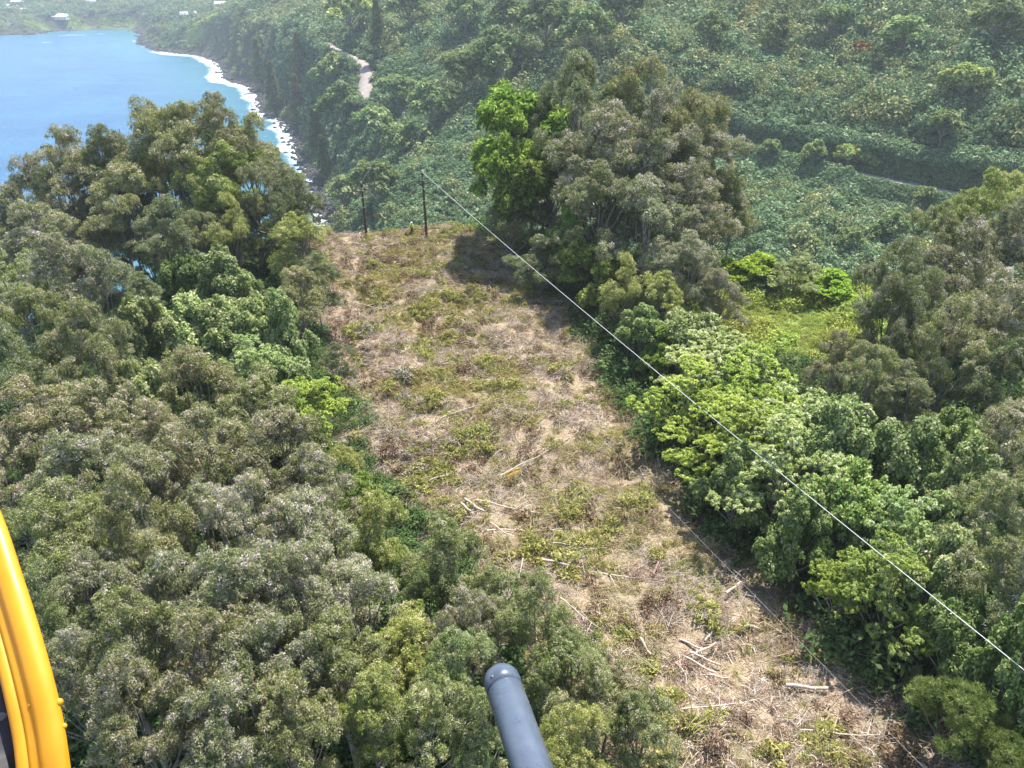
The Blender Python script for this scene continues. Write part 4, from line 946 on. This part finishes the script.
skin_fig('shirt', [((0,0,1.0),.17,.13),((0,0,1.2),.17,.13),((0,.02,1.40),.19,.13),((0,.03,1.47),.09),((.21,.02,1.42),.085),((.27,.06,1.17),.065),((.21,.25,1.06),.052),((-.21,.02,1.42),.085),((-.28,.03,1.17),.065),((-.245,.16,.97),.052)], [(0,1),(1,2),(2,3),(2,4),(4,5),(5,6),(2,7),(7,8),(8,9)], 0, M['vest'], worker)
skin_fig('trousers', [((0,0,1.0),.165,.125),((0,0,.92),.16,.13),((.11,0,.84),.115),((.13,.04,.5),.085),((.14,-.02,.1),.07),((-.11,0,.84),.115),((-.14,.08,.5),.085),((-.16,0,.1),.07)], [(0,1),(1,2),(2,3),(3,4),(1,5),(5,6),(6,7)], 0, M['trousers'], worker)
bm_obj('helmet', lathe([(.19, 0), (.19, .015), (.135, .03), (.13, .10), (.09, .16), (.02, .185)], 14), M['helmet'], worker, (0, .07, 1.70), True)
for s in (-1, 1):
    hb = Vector((.165, .36, 1.02)) if s > 0 else Vector((-.23, .26, .91)); mb = MB()
    for f in range(4): mb.tube([hb + Vector(((f - 1.5) * .018, 0, 0)), hb + Vector(((f - 1.5) * .02, .05, -.01)), hb + Vector(((f - 1.5) * .02, .07 + .008 * (f in (1, 2)), -.045))], [.010, .009, .007], 5)
    mb.tube([hb + Vector((-.03 * s, -.02, 0)), hb + Vector((-.055 * s, .02, .0)), hb + Vector((-.05 * s, .05, -.02))], [.011, .010, .008], 5)
    add('fingers', mb.mesh('fingers', M['skin']), worker)
tag(worker, 'worker in white helmet and yellow-green shirt standing between the poles', 'person')

# ------------------------------------------------------------------ far houses
M['wall'] = simple('pale_house_wall', [(.3, (.55, .53, .5)), (.7, (.66, .64, .6))], .8, .8, .2, bump=False)
M['roof_white'] = simple('white_metal_roof', [(.3, (.72, .73, .74)), (.7, (.8, .8, .8))], .5, .5, .4, bump=False)
M['roof_grey'] = simple('grey_metal_roof', [(.3, (.22, .24, .27)), (.7, (.32, .34, .37))], .5, .5, .4, bump=False)
M['pane'] = simple('dark_window_glass', [(.3, (.03, .04, .05)), (.7, (.06, .07, .08))], .5, .1, .5, bump=False)
M['door'] = simple('brown_door', [(.3, (.10, .06, .04)), (.7, (.16, .10, .07))], 2, .6, .3, bump=False)
def house(px, py, wpx, white, label, ratio=.6, rz=.1):
    P = hit(px, py); D = np.linalg.norm(P - [0, 0, CAMZ]); L = wpx * D / F; w = L * ratio; hh = min(4.5, L * .3); g = gz(P[0], P[1])
    o = empty('house', (P[0], P[1], g - .5), rz); hh += .5
    bm_obj('wall', lambda bm: bbox(bm, (0, 0, hh / 2), (L, w, hh)), M['wall'], o)
    def roof(bm):
        e = .7; rh = w * .28; V = [bm.verts.new(v) for v in [(-L/2-e,-w/2-e,hh-.1),(L/2+e,-w/2-e,hh-.1),(L/2+e,0,hh+rh),(-L/2-e,0,hh+rh),(-L/2-e,w/2+e,hh-.1),(L/2+e,w/2+e,hh-.1)]]
        for f in ((0,1,2,3),(3,2,5,4),(0,3,4),(1,5,2),(0,4,5,1)): bm.faces.new([V[i] for i in f])
    bm_obj('roof', roof, M['roof_white' if white else 'roof_grey'], o)
    nw = max(2, int(L / 4))
    for i in range(nw):
        xx = -L / 2 + L * (i + .5) / nw
        if i == nw // 2: bm_obj('door', lambda bm: bbox(bm, (xx, -w / 2 - .03, 1.55), (1.0, .1, 2.1)), M['door'], o)
        else:
            f = bm_obj('window', lambda bm: bbox(bm, (xx, -w / 2 - .02, 2.3), (1.5, .08, 1.2)), M['roof_white'], o); bm_obj('pane', lambda bm: bbox(bm, (xx, -w / 2 - .07, 2.3), (1.3, .04, 1.0)), M['pane'], f)
    tag(o, label, 'house', 'houses behind the bay')
house(61, 20.5, 11, True, 'white-roofed house nearest the far shore, in front of bright shrubs')
house(18, 4.5, 8, True, 'small white-roofed house at the top left, higher of two', rz=-.2)
house(6.5, 6.5, 4, True, 'tiny white house in the top left corner')
house(24.5, 11, 4, True, 'tiny white house right of the corner pair')
house(44, 1, 12, True, 'long white-roofed house cut by the top edge')
house(92, 2.5, 7, False, 'pale grey-roofed house among far trees at the top')
house(189, 16.5, 13, False, 'grey-roofed house beside the green field on the bluff', .7, .3)
house(222, 5, 11, True, 'white-roofed house above the green field')
house(238, 2, 12, False, 'grey-roofed building right of the white-roofed one above the field', .6, -.1)

# ------------------------------------------------------------------ helicopter: door frame and skid beside the camera
def paint(name, c1, c2, rough=.3, scale=30, scratch=None):
    m, nt, out = mat_new(name); f = noise(nt, scale, 6, .7); c = ramp(nt, [(.35, c1), (.65, c2)], f)
    if scratch:
        tc = nd(nt, 'ShaderNodeTexCoord'); mp = nd(nt, 'ShaderNodeMapping'); mp.inputs['Scale'].default_value = (14, 14, 70); nt.links.new(tc.outputs['Object'], mp.inputs[0])
        s = noise(nt, 2.0, 8, .75, vec=mp.outputs[0], dist=1.5); c = mixc(nt, ramp(nt, [(.66, (0, 0, 0)), (.70, (.8, .8, .8))], s), c, scratch)
    r = ramp(nt, [(.3, (rough * .8,) * 3), (.7, (min(1, rough * 1.5),) * 3)], f)
    p = principled(nt, out, c, r, .5, 0, f, .04, .002); p.inputs['Coat Weight'].default_value = .15; return m
M['yellow'] = paint('yellow_aircraft_paint', (.54, .245, .006), (.62, .30, .009), .38, 9, (.33, .16, .02))
M['skid'] = paint('blue_grey_skid_paint', (.060, .080, .115), (.090, .112, .150), .27, 22, (.26, .29, .34))
M['cabin'] = paint('dark_cabin_trim', (.012, .013, .018), (.03, .03, .04), .6, 20)
M['cabin_grey'] = paint('grey_cabin_fitting', (.10, .10, .12), (.18, .18, .2), .5, 20)
heli = empty('helicopter', (-.2, .3, CAMZ - 1.2)); HB = Vector(heli.location)
tag(heli, 'yellow helicopter with a blue-grey skid tube, carrying the camera', 'helicopter')
camR = cam.rotation_euler.to_matrix(); cx_, cy_, cz_ = camR @ Vector((1, 0, 0)), camR @ Vector((0, 1, 0)), camR @ Vector((0, 0, 1))
edge = [(-95, 330, .92), (-55, 405, .88), (-24, 465, .84), (1, 514, .80), (22, 575, .77), (38, 625, .75), (51, 670, .735), (61, 710, .725), (68, 750, .715), (73, 790, .71), (78, 850, .70), (82, 960, .69)]
prof = [(.018, -.022), (.002, -.004), (0, 0), (.002, .006), (.007, .0095), (.015, .0105), (.0205, .0085), (.0222, .0062), (.0235, .0055), (.029, .0055), (.0325, .0058), (.0332, .0040), (.0340, .0060), (.0385, .0080), (.044, .007), (.046, .002), (.046, -.022)]
Vf = []; E3 = [cam_pt(*e) for e in edge]
# smooth the edge curve
fine = []
for i in range(len(E3) - 1):
    p0, p1, p2, p3 = E3[max(i - 1, 0)], E3[i], E3[i + 1], E3[min(i + 2, len(E3) - 1)]
    for s_ in range(5):
        t = s_ / 5; fine.append(.5 * ((2 * p1) + (p2 - p0) * t + (2 * p0 - 5 * p1 + 4 * p2 - p3) * t * t + (3 * p1 - p0 - 3 * p2 + p3) * t ** 3))
fine.append(E3[-1])
frames = []
for i, p in enumerate(fine):
    tg = (fine[min(i + 1, len(fine) - 1)] - fine[max(i - 1, 0)]).normalized(); inw = (tg.cross(cz_)).normalized()
    if inw.dot(cx_) > 0: inw = -inw
    nn = cz_ - tg * cz_.dot(tg); nn.normalize(); frames.append((p, tg, inw, nn))
    for (u, w) in prof: Vf.append(p + inw * u + nn * w - HB)
k = len(prof); Qf = [(i * k + j, i * k + (j + 1) % k, (i + 1) * k + (j + 1) % k, (i + 1) * k + j) for i in range(len(fine) - 1) for j in range(k)]
fm_ = add('door_frame', np_mesh('door_frame', np.array([tuple(v) for v in Vf]), np.array(Qf), M['yellow'], None, True), heli)
def at_frame(py, u, w):
    best = min(frames, key=lambda f: abs(384 - F * ((f[0] - cam.location).dot(cy_)) / (-(f[0] - cam.location).dot(cz_)) * -1 * -1 - py))
    return best[0] + best[2] * u + best[3] * w - HB
for (py, u, rr) in ((701, .0006, .0036), (729, .0008, .0028), (694, .0225, .0026)):
    bm_obj('rivet', lambda bm: bmesh.ops.create_uvsphere(bm, u_segments=12, v_segments=8, radius=rr), M['yellow'], fm_, at_frame(py, u, -.001 if u < .01 else .005), True)
# dark cabin side behind the frame
Vc = []
for (p, tg, inw, nn) in frames: Vc += [p + inw * .0455 - nn * .004 - HB, p + inw * .30 - nn * .02 - HB, p + inw * .30 - nn * .05 - HB, p + inw * .0455 - nn * .03 - HB]
Qc = [(i * 4 + j, i * 4 + (j + 1) % 4, (i + 1) * 4 + (j + 1) % 4, (i + 1) * 4 + j) for i in range(len(frames) - 1) for j in range(4)]
add('cabin_panel', np_mesh('cabin_panel', np.array([tuple(v) for v in Vc]), np.array(Qc), M['cabin'], None, False), heli)
for (px, py, dp, sz) in ((3, 716, .735, .006), (15, 748, .73, .004), (-4, 742, .735, .011)):
    q = cam_pt(px, py, dp) - HB
    bm_obj('cabin_fitting', lambda bm: bbox(bm, (0, 0, 0), (sz * 1.6, sz, sz), .4, sz * .15), M['cabin_grey'], heli, q)
# skid
tip = cam_pt(505, 690, 1.50); nxt = cam_pt(531.5, 768, 1.345); ax = (nxt - tip).normalized(); SR = .0345
def along(p, d_, prof_, seg=28):
    V = []; up_ = Vector((0, 0, 1)); a = d_.cross(up_).normalized(); b = d_.cross(a)
    for (r_, s_) in prof_:
        for k_ in range(seg): an = 2 * math.pi * k_ / seg; V.append(p + d_ * s_ + (a * math.cos(an) + b * math.sin(an)) * r_ - HB)
    Q = [(i * seg + k_, i * seg + (k_ + 1) % seg, (i + 1) * seg + (k_ + 1) % seg, (i + 1) * seg + k_) for i in range(len(prof_) - 1) for k_ in range(seg)]
    return np_mesh('turned', np.array([tuple(v) for v in V]), np.array(Q), M['skid'], None, True)
sk = add('skid', along(tip, ax, [(SR * .8, -.004), (SR * .955, .0), (SR * .96, .004), (SR, .006), (SR, .5), (SR, 1.4), (SR * .9, 1.405), (.001, 1.406)]), heli)
dome = [(SR * 1.0 * math.sin(a) + .0005, -.019 - SR * 1.02 * math.cos(a)) for a in np.linspace(.02, math.pi / 2, 12)]
cp_ = add('end_cap', along(tip, ax, dome + [(SR * 1.015, .0), (SR * .9, .001)]), sk)
a_ = ax.cross(Vector((0, 0, 1))).normalized(); b_ = ax.cross(a_)
def near_side(u, s_):                      # point on the skid's surface facing the camera, u to the picture's right
    c = tip + ax * s_; v = (cam.location - c); v = (v - ax * v.dot(ax)).normalized(); r_ = ax.cross(v).normalized()
    if r_.dot(cx_) < 0: r_ = -r_
    return c + (v * math.sqrt(1 - u * u) + r_ * u) * SR - HB
bm_obj('screw', lambda bm: bmesh.ops.create_uvsphere(bm, u_segments=10, v_segments=6, radius=.0032), M['cabin_grey'], cp_, near_side(-.42, -.012), True)
# cross tube and strut up to the cabin, below the frame of the picture
mid = tip + ax * 1.0; m2 = MB(); m2.tube([mid - HB, mid + Vector((-.25, 0, .22)) - HB, mid + Vector((-.6, .02, .40)) - HB, mid + Vector((-1.1, .02, .46)) - HB], [.028, .028, .026, .026], 14); add('cross_tube', m2.mesh('cross_tube', M['skid']), heli)
# cabin body to the left and behind, out of the picture
bm_obj('fuselage', lambda bm: bbox(bm, (-1.25, -.75, .35), (1.3, 1.9, 1.2), 0, .25), M['yellow'], heli, (0, -.3, -.1), True)

# ------------------------------------------------------------------ air
def haze():
    m, nt, out = mat_new('sea_air'); v = nd(nt, 'ShaderNodeVolumePrincipled'); v.inputs['Density'].default_value = HAZE
    v.inputs['Color'].default_value = (.80, .90, 1.0, 1); v.inputs['Anisotropy'].default_value = .2; nt.links.new(v.outputs[0], out.inputs['Volume'])
    zt = 460
    o = bm_obj('haze', lambda bm: bbox(bm, (500, 3100, (zt - 9) / 2), (10500, 8000, zt + 9)), m); tag(o, 'pale salty haze over the bay and gulch', 'haze', None, 'stuff')
HAZE = 0.00017
haze()
